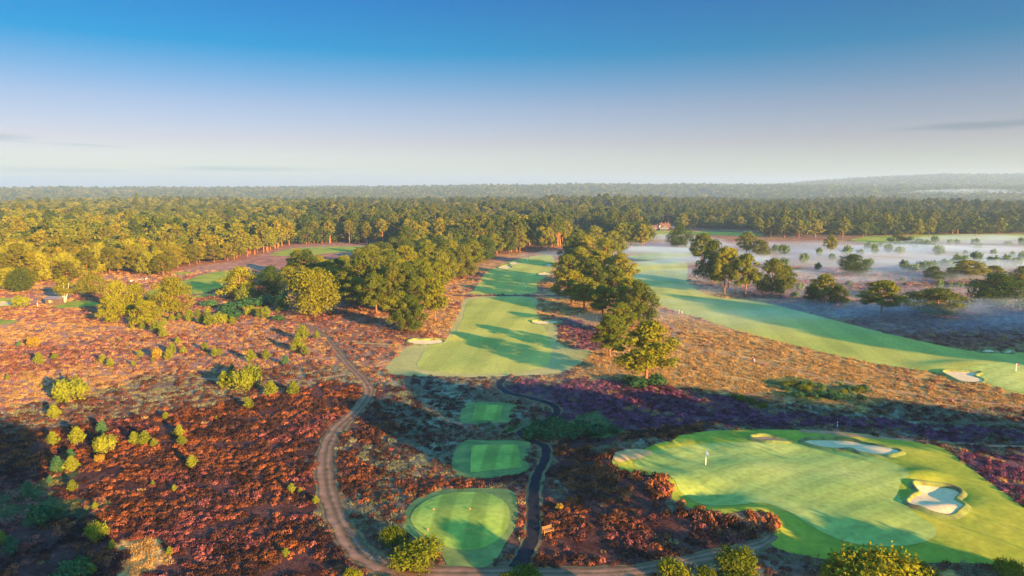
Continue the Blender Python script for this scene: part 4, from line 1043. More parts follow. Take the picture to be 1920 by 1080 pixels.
# --- unseen trees placed outside the frame, right and behind, for their long shadows
def off_tree(x, y, H, W, kd='tallpine', label=None):
    plant_world(kd, PT, x, y, H, W, 'pine tree', label=label, group='tall pines outside the frame')
OFF = []
def caster(px, py, dist, H, W, kd='tallpine'):
    """tree placed toward the sun from a ground point"""
    x, y, z = G(px, py); x -= SHD[0] * dist; y -= SHD[1] * dist
    OFF.append((x, y, H, W, kd))

# ------------------------------------------------------------------ instanced stuff through one geometry-nodes object each
def instancer(name, templates, pts, rot, scl, pick, tint=None, kind='stuff'):
    """templates: list of (V, F(list/array), mat_index array); one mesh holds templates and bare points"""
    Vs = []; loops = []; ls = []; lt = []; mi = []; tp = []; base = 0; nl = 0
    for k, (V, F, mm) in enumerate(templates):
        Vs.append(V); tp.append(np.full(len(V), k))
        for fi in range(len(F)):
            f = F[fi]; loops.append(np.asarray(f) + base); ls.append(nl); lt.append(len(f)); nl += len(f)
        mi.append(np.full(len(F), mm) if np.isscalar(mm) else np.asarray(mm)); base += len(V)
    n0 = base
    Vs.append(pts); tp.append(np.full(len(pts), -1))
    V = np.concatenate(Vs).astype(np.float32)
    me = bpy.data.meshes.new(name)
    me.vertices.add(len(V)); me.vertices.foreach_set('co', V.ravel())
    me.loops.add(nl); me.loops.foreach_set('vertex_index', np.concatenate(loops).astype(np.int32))
    me.polygons.add(len(ls)); me.polygons.foreach_set('loop_start', np.array(ls, np.int32)); me.polygons.foreach_set('loop_total', np.array(lt, np.int32))
    me.polygons.foreach_set('material_index', np.concatenate(mi).astype(np.int32))
    me.update(calc_edges=True)
    def attr(nm, typ, fld, a, fill):
        full = np.concatenate([np.tile(np.asarray(fill, np.float32 if typ != 'INT' else np.int32), (n0, 1)).reshape(n0, -1), np.asarray(a).reshape(len(pts), -1)])
        at = me.attributes.new(nm, typ, 'POINT'); at.data.foreach_set(fld, full.astype(np.int32 if typ == 'INT' else np.float32).ravel())
    at = me.attributes.new('tpl', 'INT', 'POINT'); at.data.foreach_set('value', np.concatenate(tp).astype(np.int32))
    attr('pick', 'INT', 'value', pick, 0)
    attr('rot', 'FLOAT_VECTOR', 'vector', rot, (0, 0, 0))
    attr('scl', 'FLOAT_VECTOR', 'vector', scl, (1, 1, 1))
    if tint is not None: attr('tint', 'FLOAT_COLOR', 'color', np.column_stack([tint, np.ones(len(tint))]), (1, 1, 1, 1))
    o = link(name, me); o['kind'] = kind
    ng = bpy.data.node_groups.new(name + '_scatter', 'GeometryNodeTree')
    ng.interface.new_socket('Geometry', in_out='INPUT', socket_type='NodeSocketGeometry'); ng.interface.new_socket('Geometry', in_out='OUTPUT', socket_type='NodeSocketGeometry')
    gi = ng.nodes.new('NodeGroupInput'); go = ng.nodes.new('NodeGroupOutput')
    def named(nm, dt):
        q = ng.nodes.new('GeometryNodeInputNamedAttribute'); q.data_type = dt; q.inputs['Name'].default_value = nm; return q.outputs['Attribute']
    def sep(k):
        c = ng.nodes.new('FunctionNodeCompare'); c.data_type = 'INT'; c.operation = 'EQUAL'
        ins = [s for s in c.inputs if s.type == 'INT']
        ng.links.new(named('tpl', 'INT'), ins[0]); ins[1].default_value = k
        s = ng.nodes.new('GeometryNodeSeparateGeometry'); s.domain = 'POINT'
        ng.links.new(gi.outputs[0], s.inputs['Geometry']); ng.links.new(c.outputs['Result'], s.inputs['Selection'])
        return s.outputs['Selection']
    j = ng.nodes.new('GeometryNodeJoinGeometry')
    for k in range(len(templates)):
        g = ng.nodes.new('GeometryNodeGeometryToInstance'); ng.links.new(sep(k), g.inputs[0]); ng.links.new(g.outputs[0], j.inputs[0])
    ip = ng.nodes.new('GeometryNodeInstanceOnPoints')
    ng.links.new(sep(-1), ip.inputs['Points']); ng.links.new(j.outputs[0], ip.inputs['Instance'])
    ip.inputs['Pick Instance'].default_value = True
    ng.links.new(named('pick', 'INT'), ip.inputs['Instance Index'])
    e2r = ng.nodes.new('FunctionNodeEulerToRotation'); ng.links.new(named('rot', 'FLOAT_VECTOR'), e2r.inputs[0]); ng.links.new(e2r.outputs[0], ip.inputs['Rotation'])
    ng.links.new(named('scl', 'FLOAT_VECTOR'), ip.inputs['Scale'])
    ng.links.new(ip.outputs[0], go.inputs[0])
    md = o.modifiers.new('scatter', 'NODES'); md.node_group = ng
    return o

def tree_arrays(seed, matidx, **kw):
    m, V, F = pine_template(seed, **kw)
    Vt = np.array(m.v); Ft = m.f
    VV = np.concatenate([Vt, V]); FF = [tuple(f) for f in Ft] + [tuple(f + len(Vt)) for f in F]
    return VV, FF, np.array([0] * len(Ft) + [matidx] * len(F))

# mid forest
tm = [tree_arrays(201, 1, H=15, W=8.5, base=0.32, n=1000, size=0.62, trunk_n=5), tree_arrays(202, 1, H=15, W=8.5, base=0.34, n=1000, size=0.62, trunk_n=5), tree_arrays(203, 1, H=14, W=8.5, base=0.3, n=1000, size=0.62, trunk_n=5),
      tree_arrays(204, 2, H=18, W=7.5, base=0.5, n=900, size=0.62, trunk_n=5), tree_arrays(205, 2, H=18, W=7.5, base=0.52, n=900, size=0.62, trunk_n=5), tree_arrays(206, 2, H=18, W=7.5, base=0.46, n=900, size=0.62, trunk_n=5),
      tree_arrays(207, 3, H=12, W=11, base=0.12, n=1100, size=0.64, style='oak', trunk_n=5), tree_arrays(208, 3, H=12, W=11, base=0.12, n=1100, size=0.64, style='oak', trunk_n=5),
      tree_arrays(209, 4, H=15, W=8.5, base=0.3, n=1000, size=0.62, trunk_n=5), tree_arrays(210, 4, H=15, W=8.5, base=0.32, n=1000, size=0.62, trunk_n=5), tree_arrays(211, 4, H=18, W=7.5, base=0.5, n=900, size=0.62, trunk_n=5)]
FPr = FP[rest]; kr = sp_kind[rest]; Hr = Hf[rest]; Wr = Wf[rest]
pick = np.where(kr == 0, frng.randint(0, 3, len(rest)), np.where(kr == 1, 3 + frng.randint(0, 3, len(rest)), 6 + frng.randint(0, 2, len(rest))))
gold = (pxf[rest] < 560 + 120 * (patch[rest] - 0.5)) & (kr < 2) & (frng.uniform(size=len(rest)) < 0.62)
pick = np.where(gold, np.where(kr == 0, 8 + frng.randint(0, 2, len(rest)), 10), pick)
h0 = np.where(kr == 0, 15.0, np.where(kr == 1, 18.0, 12.0)); w0 = np.where(kr == 0, 8.5, np.where(kr == 1, 7.5, 11.0))
pts = np.column_stack([FPr[:, 0], FPr[:, 1], hgt(FPr[:, 0], FPr[:, 1]) - 0.1])
rot = np.column_stack([np.zeros(len(rest)), np.zeros(len(rest)), frng.uniform(0, 2 * PI, len(rest))])
o = instancer('forest', tm, pts, rot, np.column_stack([Wr / w0, Wr / w0, Hr / h0]), pick)
for mt in (M['bark'], M['pine'], M['pine_dark'], M['broad'], M['goldpine']): o.data.materials.append(mt)

# distant woodland on the hills
def distant():
    rng = rs(23); P = []
    for r0, r1, sp in ((2300, 3700, 17.0), (3700, 7600, 30.0)):
        x, y = np.meshgrid(np.arange(-r1, r1, sp), np.arange(0, r1, sp)); x = x.ravel(); y = y.ravel()
        x = x + rng.uniform(-0.5, 0.5, len(x)) * sp; y = y + rng.uniform(-0.5, 0.5, len(y)) * sp
        R = np.hypot(x, y); a = np.degrees(np.arctan2(x, y)); k = (R >= r0) & (R < r1) & (np.abs(a) < 43)
        P.append(np.column_stack([x[k], y[k], np.full(k.sum(), sp)]))
    P = np.concatenate(P)
    n = fbm(P[:, 0], P[:, 1], 260, 88, 3)
    k = (n > 0.36) | (rng.uniform(size=len(P)) < 0.15)
    P = P[k]
    return P
DP = distant(); drng = rs(3)
td = [tree_arrays(301, 1, H=16, W=15, base=0.2, n=150, size=1.7, style='oak', trunk_n=3), tree_arrays(302, 2, H=18, W=12, base=0.3, n=130, size=1.7, trunk_n=3), tree_arrays(303, 3, H=15, W=15, base=0.1, n=150, size=1.8, style='oak', trunk_n=3)]
sc = (1.25 + (DP[:, 2] - 17) / 26) * drng.uniform(0.75, 1.2, len(DP))
pts = np.column_stack([DP[:, 0], DP[:, 1], hgt(DP[:, 0], DP[:, 1]) - 1])
o = instancer('distant_woodland', td, pts, np.column_stack([np.zeros(len(DP)), np.zeros(len(DP)), drng.uniform(0, 6.28, len(DP))]), np.column_stack([sc * 1.1, sc * 1.1, sc * 0.85]), drng.randint(0, 3, len(DP)))
for mt in (M['bark'], M['pine'], M['pine_dark'], M['broad']): o.data.materials.append(mt)

# ------------------------------------------------------------------ heather and grass
def tuft_template(seed, n, W, H, size, up):
    rng = rs(seed); a = rng.uniform(0, 2 * PI, n); r = W / 2 * np.sqrt(rng.uniform(size=n))
    z = H * (1 - (r / (W / 2)) ** 2 * 0.75) * rng.uniform(0.45, 1.0, n)
    C = np.column_stack([r * np.cos(a), r * np.sin(a), z])
    d = np.column_stack([np.cos(a) * r / (W / 2), np.sin(a) * r / (W / 2), np.full(n, up)]) + rng.normal(size=(n, 3)) * 0.45
    d /= np.linalg.norm(d, axis=1)[:, None]
    V, F = kites(C, d, size, rng, 0.75)
    V[:, 2] = np.maximum(V[:, 2], -0.02)
    return V, [tuple(f) for f in F], 0

def blade_template(seed, n, W, H):
    rng = rs(seed); V = []; F = []
    for i in range(n):
        a = rng.uniform(0, 2 * PI); r = W / 2 * math.sqrt(rng.uniform()); x, y = r * math.cos(a), r * math.sin(a)
        b = rng.uniform(0, PI); w = 0.05; h = H * rng.uniform(0.6, 1.1); lx, ly = rng.normal(size=2) * 0.15
        k = len(V); V += [(x - w * math.cos(b), y - w * math.sin(b), 0), (x + w * math.cos(b), y + w * math.sin(b), 0), (x + lx, y + ly, h)]; F.append((k, k + 1, k + 2))
    return np.array(V), F, 0

def free_of_sheets(x, y):
    k = np.ones(len(x), bool)
    for B in SHEETS: k &= ~inpoly(x, y, B)
    return k

def heath_scatter():
    rng = rs(41); P = []
    for y0, y1, dens in ((52, 100, 3.0), (100, 150, 1.9), (150, 230, 0.95), (230, 330, 0.30)):
        xw = y1 * 0.85 + 8; n = int((y1 - y0) * 2 * xw * dens)
        x = rng.uniform(-xw, xw, n); y = rng.uniform(y0, y1, n)
        k = np.abs(x) < y * 0.82 + 8
        P.append(np.column_stack([x[k], y[k], np.full(k.sum(), dens)]))
    P = np.concatenate(P); x, y = P[:, 0], P[:, 1]
    jx = (fbm(x, y, 1.6, 301, 2) - 0.5) * 0.8; jy = (fbm(x, y, 1.6, 302, 2) - 0.5) * 0.8
    k = free_of_sheets(x + jx, y + jy); P = P[k]; x, y = P[:, 0], P[:, 1]
    W = zone_of(x, y)
    n1 = fbm(x, y, 26, 3, 4)
    tot = np.clip(sum(W.values()), 0, 1)
    hea = W['h'] + W['p'] + 0.55 * W['m'] + (1 - tot) * (0.08 + 0.40 * sstep(0.48, 0.60, n1))
    fine = fbm(x, y, 3.2, 91, 2)
    u = rng.uniform(size=len(x))
    is_h = (u < hea) & (fine > 0.36)
    # heather
    hx, hy = x[is_h], y[is_h]; n = len(hx)
    wp = W['p'][is_h]; wh = W['h'][is_h]; wm = W['m'][is_h]
    pk = fbm(hx, hy, 9, 12, 3); br = rng.uniform(size=n)
    rust = np.array([0.25, 0.080, 0.026]); pink = np.array([0.26, 0.078, 0.060]); purp = np.array([0.19, 0.060, 0.10]); dark = np.array([0.05, 0.028, 0.022]); tan = np.array([0.30, 0.135, 0.085])
    c = rust[None] * (1 - sstep(0.48, 0.70, pk + 0.12 * (br - 0.5)))[:, None] + pink[None] * sstep(0.48, 0.70, pk + 0.12 * (br - 0.5))[:, None]
    c = c * (1 - wp[:, None]) + purp[None] * wp[:, None]
    dm = np.where(br < 0.30, 0.8 * np.clip(0.25 + wh + wm + wp, 0, 1), 0.0); dm = np.maximum(dm, 0.9 * (fbm(hx, hy, 2.3, 77, 2) < 0.44) * wh); dm = np.maximum(dm, wm * 0.9 * (br < 0.85))
    c = c * (1 - dm[:, None]) + dark[None] * dm[:, None]
    far = np.clip(1 - (wh + wp + wm), 0, 1) * 0.75
    c = c * (1 - far[:, None]) + tan[None] * far[:, None]
    c = c * (0.55 + 1.0 * rng.uniform(size=n) ** 1.4)[:, None]
    s = np.interp(P[is_h, 2], [0.30, 0.95, 1.9, 3.0], [1.5, 1.05, 0.84, 0.70]) * rng.uniform(0.55, 1.35, n)
    hz = s * rng.uniform(0.75, 1.25, n)
    bank = Z((1110, 870), (1150, 845), (1230, 830), (1310, 832), (1230, 842), (1170, 856), (1165, 882), (1240, 890), (1266, 915), (1270, 945), (1340, 968), (1400, 960), (1440, 964), (1472, 985), (1440, 1012), (1380, 1012), (1280, 985), (1200, 950), (1130, 920))
    inb = inpoly(hx, hy, bank); hz = np.where(inb, hz * 1.9, hz); s = np.where(inb, s * 1.2, s)
    c = np.where((inb & (rng.uniform(size=n) < 0.7))[:, None], np.array([0.26, 0.095, 0.035]) * rng.uniform(0.6, 1.3, n)[:, None], c)
    pts = np.column_stack([hx, hy, hgt(hx, hy) - 0.03])
    tpl = [tuft_template(400 + k, 56, 1.25, 0.55, 0.115, 0.9) for k in range(4)]
    o = instancer('heather', tpl, pts, np.column_stack([np.zeros(n), np.zeros(n), rng.uniform(0, 6.28, n)]), np.column_stack([s, s, hz]), rng.randint(0, 4, n), c)
    o.data.materials.append(M['tint'])
    # grasses in the rest
    g = ~is_h & (rng.uniform(size=len(x)) < 0.6 * (1 - 0.93 * W['h']) * np.clip(0.3 + W['d'] + 0.5 * W['m'] + (1 - tot) * 0.5, 0, 1))
    gx, gy = x[g], y[g]; n = len(gx)
    wm = W['m'][g]; wg = W['g'][g]
    straw = np.array([0.40, 0.24, 0.075]); grey = np.array([0.19, 0.21, 0.11]); gr = np.array([0.10, 0.17, 0.04])
    c = straw[None] * (1 - wm[:, None]) + grey[None] * wm[:, None]; c = c * (1 - wg[:, None]) + gr[None] * wg[:, None]
    c = c * rng.uniform(0.6, 1.2, n)[:, None]
    s = np.interp(P[g, 2], [0.30, 0.95, 1.9, 3.0], [1.5, 1.15, 0.95, 0.85]) * rng.uniform(0.6, 1.3, n)
    tpl = [blade_template(500 + k, 46, 1.1, 0.36) for k in range(3)]
    o = instancer('heath_grass', tpl, np.column_stack([gx, gy, hgt(gx, gy)]), np.column_stack([np.zeros(n), np.zeros(n), rng.uniform(0, 6.28, n)]), np.column_stack([s, s, s * 0.9]), rng.randint(0, 3, n), c)
    o.data.materials.append(M['tint'])
    print('heather', is_h.sum(), 'grass', g.sum(), 'forest', len(rest), 'distant', len(DP), 'plants', len(PLANTS))
heath_scatter()

# heather banks on the near green's mounds and behind the bunkers are part of the same growth
# ------------------------------------------------------------------ small objects
def empty(name, x, y, rz=0, z=None):
    e = bpy.data.objects.new(name, None); COL.objects.link(e); e.location = (x, y, float(hgt(x, y)) if z is None else z); e.rotation_euler = (0, 0, rz); return e

M['white'] = simple('white_paint', (0.8, 0.8, 0.78), 0.5, 0.03)
M['red'] = simple('red_cloth', (0.75, 0.05, 0.05), 0.7, 0.05)
M['wood'] = simple('bench_teak', (0.30, 0.15, 0.055), 0.6, 0.15, 4)
M['orange'] = simple('orange_paint', (0.75, 0.20, 0.05), 0.5, 0.05)
M['cream'] = simple('cream_render', (0.22, 0.16, 0.10), 0.8, 0.06)
M['palewood'] = simple('pale_timber', (0.40, 0.36, 0.32), 0.7, 0.05)
M['tile'] = simple('clay_tiles', (0.17, 0.085, 0.038), 0.8, 0.2, 1.2)
M['slate'] = simple('dark_slate', (0.09, 0.09, 0.11), 0.7, 0.15, 1.0)
M['brick'] = simple('red_brick', (0.17, 0.075, 0.04), 0.85, 0.2, 2.0)
M['glass'] = simple('window_glass', (0.03, 0.04, 0.05), 0.15, 0.1)
M['awning'] = simple('blue_canvas', (0.16, 0.16, 0.36), 0.8, 0.1)
M['shedwood'] = simple('grey_boards', (0.12, 0.08, 0.06), 0.85, 0.2, 2.0)
M['felt'] = simple('roof_felt', (0.14, 0.13, 0.14), 0.9, 0.15)
M['navy'] = simple('navy_fabric', (0.03, 0.04, 0.10), 0.7, 0.1)
M['steel'] = simple('steel', (0.5, 0.5, 0.5), 0.35, 0.05, metal=0.8)

def flag(px, py, hpx, cloth, label, poleh=None, w=0.5, r=0.035):
    x, y, z = G(px, py); z = z + 0.09; d = depth_of(x, y, z); H = hpx * d / FPX
    e = empty('golf_flag', x, y, 0, z); tag(e, label, 'golf flag')
    MB().tube([(0, 0, -0.15), (0, 0, H)], r, 8).build('pole', M['white'], e)
    m = MB(); V = []; F = []
    nx, nz = 8, 5; fh = H * 0.24
    for i in range(nx):
        for k in range(nz):
            u = i / (nx - 1); V.append((0.03 + u * w, 0.05 * math.sin(u * 5) * u, H - 0.04 - fh * k / (nz - 1) - 0.12 * u * u))
    for i in range(nx - 1):
        for k in range(nz - 1):
            a = i * nz + k; F.append((a, a + nz, a + nz + 1, a + 1))
    m.add(V, F); m.add([(p[0], p[1] + 0.012, p[2]) for p in V], [f[::-1] for f in F])
    m.build('cloth', cloth, e, True)
    m = MB(); m.tube([(0, 0, -0.02), (0, 0, 0.012)], 0.07, 12); m.build('cup', M['slate'], e)
flag(1323, 873, 27, M['white'], 'white flag on a pale pole standing on the near green', w=0.30, r=0.05)
flag(1904.5, 697, 15, M['red'], 'red flag on a short pale pole on the right hand green', w=0.42, r=0.07)
flag(986, 543, 14, M['navy'], 'thin dark flag pole on the shaded fairway', w=0.25, r=0.05)
flag(989, 490, 8, M['slate'], 'tiny dark flag on the distant green', w=0.5, r=0.08)

def bench(px, py):
    x, y, z = G(px, py); e = empty('park_bench', x, y, R_(-60)); tag(e, 'wooden bench with slatted back in the heather right of the cart path', 'bench')
    for sy in (-0.6, 0.6):
        MB().box((0.2, sy, 0.22), (0.07, 0.07, 0.44)).build('leg', M['wood'], e)
        MB().box((-0.25, sy, 0.47), (0.07, 0.07, 0.94)).build('leg', M['wood'], e)
        m = MB(); m.box((-0.02, sy, 0.66), (0.52, 0.07, 0.05)); m.box((0.2, sy, 0.54), (0.06, 0.06, 0.2)); m.build('armrest', M['wood'], e)
    m = MB()
    for k in range(5): m.box((-0.18 + k * 0.1, 0, 0.455), (0.075, 1.34, 0.03))
    m.box((0.2, 0, 0.40), (0.05, 1.13, 0.07)); m.box((-0.21, 0, 0.40), (0.05, 1.13, 0.07)); m.build('seat', M['wood'], e)
    m = MB()
    for k in range(4): m.box((-0.215, 0, 0.58 + k * 0.1), (0.025, 1.13, 0.06))
    m.build('backrest', M['wood'], e)
    e.scale = (1.0, 1.0, 1.0)
bench(1027, 1001)

for (px, py), l in zip([(813, 958), (881, 957), (802, 996), (875, 996)], ['back left orange tee marker on the oval tee', 'back right orange tee marker on the oval tee', 'front left orange tee marker on the oval tee', 'front right orange tee marker on the oval tee']):
    x, y, z = G(px, py); e = empty('tee_marker', x, y, 0, z + 0.08); tag(e, l, 'tee marker', 'orange tee markers')
    MB().sphere((0, 0, 0.14), 0.10).build('ball', M['orange'], e, True)
    MB().tube([(0, 0, -0.1), (0, 0, 0.08)], 0.025, 6).build('spike', M['steel'], e)

def post(px, py, hpx, label, band=False):
    x, y, z = G(px, py); d = depth_of(x, y, z); H = hpx * d / FPX
    e = empty('marker_post', x, y); tag(e, label, 'marker post', 'marker posts')
    MB().tube([(0, 0, -0.2), (0, 0, H * 0.97), (0, 0, H)], [0.07, 0.07, 0.045], 8).build('post', M['white'], e)
    if band: MB().tube([(0, 0, H * 0.55), (0, 0, H * 0.75)], 0.075, 8).build('band', M['red'], e)
post(1570, 800, 10, 'red and white striped post behind the near green', True)
post(1087, 592, 6, 'short white post in the shade below the middle pines')
post(1119, 602, 7, 'pale post under the low pines of the middle line')
post(1273, 588, 7, 'white post beside the right fairway, left of two'); post(1279, 588, 5, 'white post beside the right fairway, right of two')
post(70.5, 575, 7, 'white post left of the small shed')

# shed
x, y, z = G(103, 571); e = empty('shed', x, y, R_(-6), z); tag(e, 'small grey timber shed left of the birch', 'shed')
MB().box((0, 0, 1.05), (4.4, 3.2, 2.1)).build('wall', M['shedwood'], e)
MB().gable((0, 0, 2.1), (5.0, 3.8, 0), 0.9).build('roof', M['felt'], e)
for sx in (-0.42, 0.42): MB().box((sx, -1.62, 1.3), (0.72, 0.06, 0.9)).build('window', simple('lit_look_amber_pane', (0.75, 0.45, 0.18), 0.4, 0.05) if sx < 0 else M['cream'], e)  # one pane is coloured amber to look lit
MB().box((0, 0, 0.03), (4.7, 3.6, 0.16)).build('plinth', M['cream'], e)
# white logs
x0, y0, _ = G(245, 528); x1, y1, _ = G(278, 523); an = math.atan2(y1 - y0, x1 - x0); ln = math.hypot(x1 - x0, y1 - y0)
for k, l in enumerate(['leftmost pale log', 'second pale log from the left', 'third pale log from the left', 'rightmost pale log']):
    t = (k + 0.5) / 4; x = x0 + (x1 - x0) * t; y = y0 + (y1 - y0) * t + (0.5 if k % 2 else -0.5)
    e = empty('fallen_log', x, y, an + (0.3 if k % 2 else -0.15)); tag(e, l + ' in the line lying below the left pines', 'log', 'pale logs on the heath')
    h = ln / 8.6
    MB().tube([(-h, 0, 0.25), (0, 0.06, 0.3), (h, 0, 0.24)], [0.28, 0.26, 0.2], 8).build('bark', M['birchbark'], e, True)
    MB().tube([(h * 0.4, 0, 0.35), (h * 0.6, 0.5, 0.8)], [0.1, 0.05], 5).build('branch', M['birchbark'], e, True)
# golf bag by the path
x, y, z = G(1411.5, 678); e = empty('golf_bag', x, y, 0.4); tag(e, 'small red and navy golf bag standing beside the sandy path', 'golf bag')
MB().tube([(0, 0, 0.0), (0, 0, 0.08), (0.03, 0, 0.85), (0.03, 0, 0.9)], [0.17, 0.19, 0.20, 0.21], 12).build('body', simple('crimson_bag', (0.22, 0.02, 0.05), 0.7), e, True)
MB().box((-0.2, 0, 0.4), (0.14, 0.24, 0.5), 0, 0.8).build('pocket', M['navy'], e)
m = MB()
for k in range(6): a = k * 1.05; m.tube([(0.03 + 0.08 * math.cos(a), 0.08 * math.sin(a), 0.8), (0.03 + 0.13 * math.cos(a), 0.13 * math.sin(a), 1.12)], 0.012, 5)
m.build('clubs', M['steel'], e)
for s in (-1, 1): MB().tube([(0.1, s * 0.1, 0.8), (0.45, s * 0.3, 0)], 0.015, 5).build('stand_leg', M['steel'], e)

# clubhouse ----------------------------------------------------------
def clubhouse():
    x, y, z = G(1235, 432); e = empty('clubhouse', x, y, 0, z); tag(e, 'long clubhouse with orange tiled roof and timber gable beyond the fairways', 'clubhouse')
    b = lambda m, n, mt: m.build(n, mt, e)
    b(MB().box((-6.5, 0, 1.9), (15, 9, 3.8)), 'wall', M['cream'])
    rf = b(MB().gable((-6.5, 0, 3.8), (16, 10.4, 0), 4.0), 'roof', M['tile'])
    for cx in (-11, -2.0):
        c = MB(); c.box((cx, 0, 7.6), (1.0, 1.0, 2.8)); c.box((cx, 0, 9.05), (1.2, 1.2, 0.2)); c.build('chimney', M['brick'], rf)
    for dx in (-10.8, -8.0, -4.8):
        d = MB(); d.box((dx, -3.6, 5.0), (1.7, 1.8, 1.4)); d.gable_y((dx, -3.6, 5.7), (2.0, 2.0, 0), 0.8); d.build('dormer', M['cream'], rf)
        MB().box((dx, -4.53, 5.0), (1.0, 0.06, 0.9)).build('window', M['glass'], rf)
    b(MB().box((6.5, 0.5, 3.2), (11, 10, 6.4)), 'wall', M['brick'])
    r2 = b(MB().gable((6.5, 0.5, 6.4), (12, 11.4, 0), 4.2), 'roof', M['tile'])
    for cx in (3.0, 7.4, 10.5):
        c = MB(); c.box((cx, 0.5, 11.2), (1.1, 1.1, 3.0)); c.box((cx, 0.5, 12.75), (1.3, 1.3, 0.2)); c.build('chimney', M['brick'], r2)
    b(MB().box((0.2, -1.8, 3.3), (1.8, 6.5, 6.6)).gable_y((0.2, -1.8, 6.6), (2.2, 6.9, 0), 1.4), 'white_gable', M['palewood'])
    # timber framed central gable
    b(MB().box((5.0, -6.5, 1.6), (9.6, 4.0, 3.2)), 'wall', M['glass'])
    b(MB().gable_y((5.0, -6.6, 3.3), (11.2, 5.0, 0), 3.6), 'roof', M['slate'])
    t = MB()
    for s in (-1, 1):
        for k in range(12):
            u = k / 12; v = (k + 1) / 12
            t.tube([(5.0 + s * 5.7 * (1 - u), -9.2, 3.3 + 3.7 * u), (5.0 + s * 5.7 * (1 - v), -9.2, 3.3 + 3.7 * v)], 0.16, 4)
    for px_ in (0.2, 2.6, 5.0, 7.4, 9.8): t.box((px_, -9.2, 1.65), (0.26, 0.26, 3.3))
    t.box((5.0, -9.2, 3.3), (11.0, 0.24, 0.3)); t.tube([(5, -9.2, 3.3), (5, -9.2, 6.8)], 0.12, 4); t.tube([(2.4, -9.2, 3.3), (5, -9.2, 5.6)], 0.1, 4); t.tube([(7.6, -9.2, 3.3), (5, -9.2, 5.6)], 0.1, 4)
    b(t, 'timber_frame', M['palewood'])
    for ax in (-10.5, -5.0): b(MB().gable((ax, -6.2, 2.4), (4.2, 3.0, 0), 0.7), 'awning', M['awning'])
    for wx in (-12.4, -7.8, -2.6): b(MB().box((wx, -4.53, 1.7), (1.4, 0.08, 1.6)), 'window', M['glass'])
    for wx in (2.5, 6.5, 10.3): b(MB().box((wx, -4.53, 4.9), (1.2, 0.08, 1.2)), 'window', M['glass'])
    b(MB().box((17.5, 1.0, 1.7), (11, 8, 3.4)), 'wall', M['brick'])
    b(MB().gable((17.5, 1.0, 3.4), (12, 9.4, 0), 2.8), 'roof', M['slate'])
    b(MB().box((14.5, -3.06, 1.6), (1.4, 0.1, 1.3)).box((18.5, -3.06, 1.6), (1.4, 0.1, 1.3)), 'window', M['glass'])
clubhouse()
bpy.data.objects['clubhouse'].scale = (0.85, 0.8, 0.64)
# far roofs on the left and right hills
for k, (px, R, l) in enumerate([(205, 3350, 'pale house on the far left hill'), (517, 3300, 'tiny orange roofed house on the far hill left of centre'), (1710, 5700, 'pale house on the far right hill, left of three'), (1760, 5800, 'pale house on the far right hill, middle of three'), (1860, 5750, 'pale house on the far right hill, right of three')]):
    a = math.atan((px - 960) / 1280); x, y = R * math.sin(a), R * math.cos(a)
    e = empty('distant_house', x, y, -a, float(hgt(x, y)) + 12); tag(e, l, 'house')
    MB().box((0, 0, -4), (16, 9, 18)).build('wall', M['cream'], e); MB().gable((0, 0, 5), (17, 10, 0), 4).build('roof', M['tile'], e)

# ------------------------------------------------------------------ off-frame shade trees
for a in [(905, 772), (965, 772), (925, 845), (865, 835), (985, 785), (1060, 768), (850, 745), (770, 800), (1140, 772)]:
    caster(a[0], a[1], 108, 23.5 + prng.uniform(-0.5, 0.5), 11, 'shadepine')  # unseen pines added to shade the two square tees and the hollow
for a in [(1530, 1000), (1700, 1025), (1640, 1050)]:
    caster(a[0], a[1], 40, 10.5, 8, 'densepine')
for a in [(890, 1015), (950, 975)]:
    caster(a[0], a[1], 42, 9.5, 6, 'densepine')
for a in [(1300, 770), (1430, 766), (1560, 770), (1700, 778), (1800, 786)]:
    caster(a[0], a[1], 112 + prng.uniform(-5, 5), 24, 9, 'shadepine')  # unseen pines added to darken the band behind the near green
for a in [(1500, 604), (1420, 588), (1600, 628), (1550, 616), (1650, 636), (1740, 648), (1700, 642), (1780, 648), (1860, 650), (1650, 600), (1750, 610), (1850, 600), (1920, 615), (1560, 584), (1340, 565), (1700, 595), (1800, 590), (1900, 590), (1620, 588), (1660, 622), (1820, 640), (1380, 572), (1460, 584)]:
    caster(a[0], a[1], 122 + prng.uniform(-4, 4), 27, 16, 'densepine')
for a in [(10, 860), (50, 1000), (0, 960), (110, 1070)]:
    caster(a[0], a[1], 108 + prng.uniform(-8, 8), 23.5, 9, 'shadepine')
for a in [(70, 745), (230, 765), (320, 772), (450, 778), (150, 760), (390, 750)]:
    caster(a[0], a[1], 100 + prng.uniform(-8, 8), 22, 7, 'tallpine')
for x, y, H, W, kd in OFF:
    px, py = to_px(x, y, 0); 
    pxt, pyt = to_px(x, y, H)
    vis = (y > 2) and (-60 - 1280 * W / 1.6 / max(y, 20) < px < 1980 + 1280 * W / 1.6 / max(y, 20)) and (pyt < 1180)
    if vis: NV = globals().get('NV', 0) + 1; continue
    off_tree(x, y, H, W, kd, 'unseen pine placed outside the frame for the shade it casts')

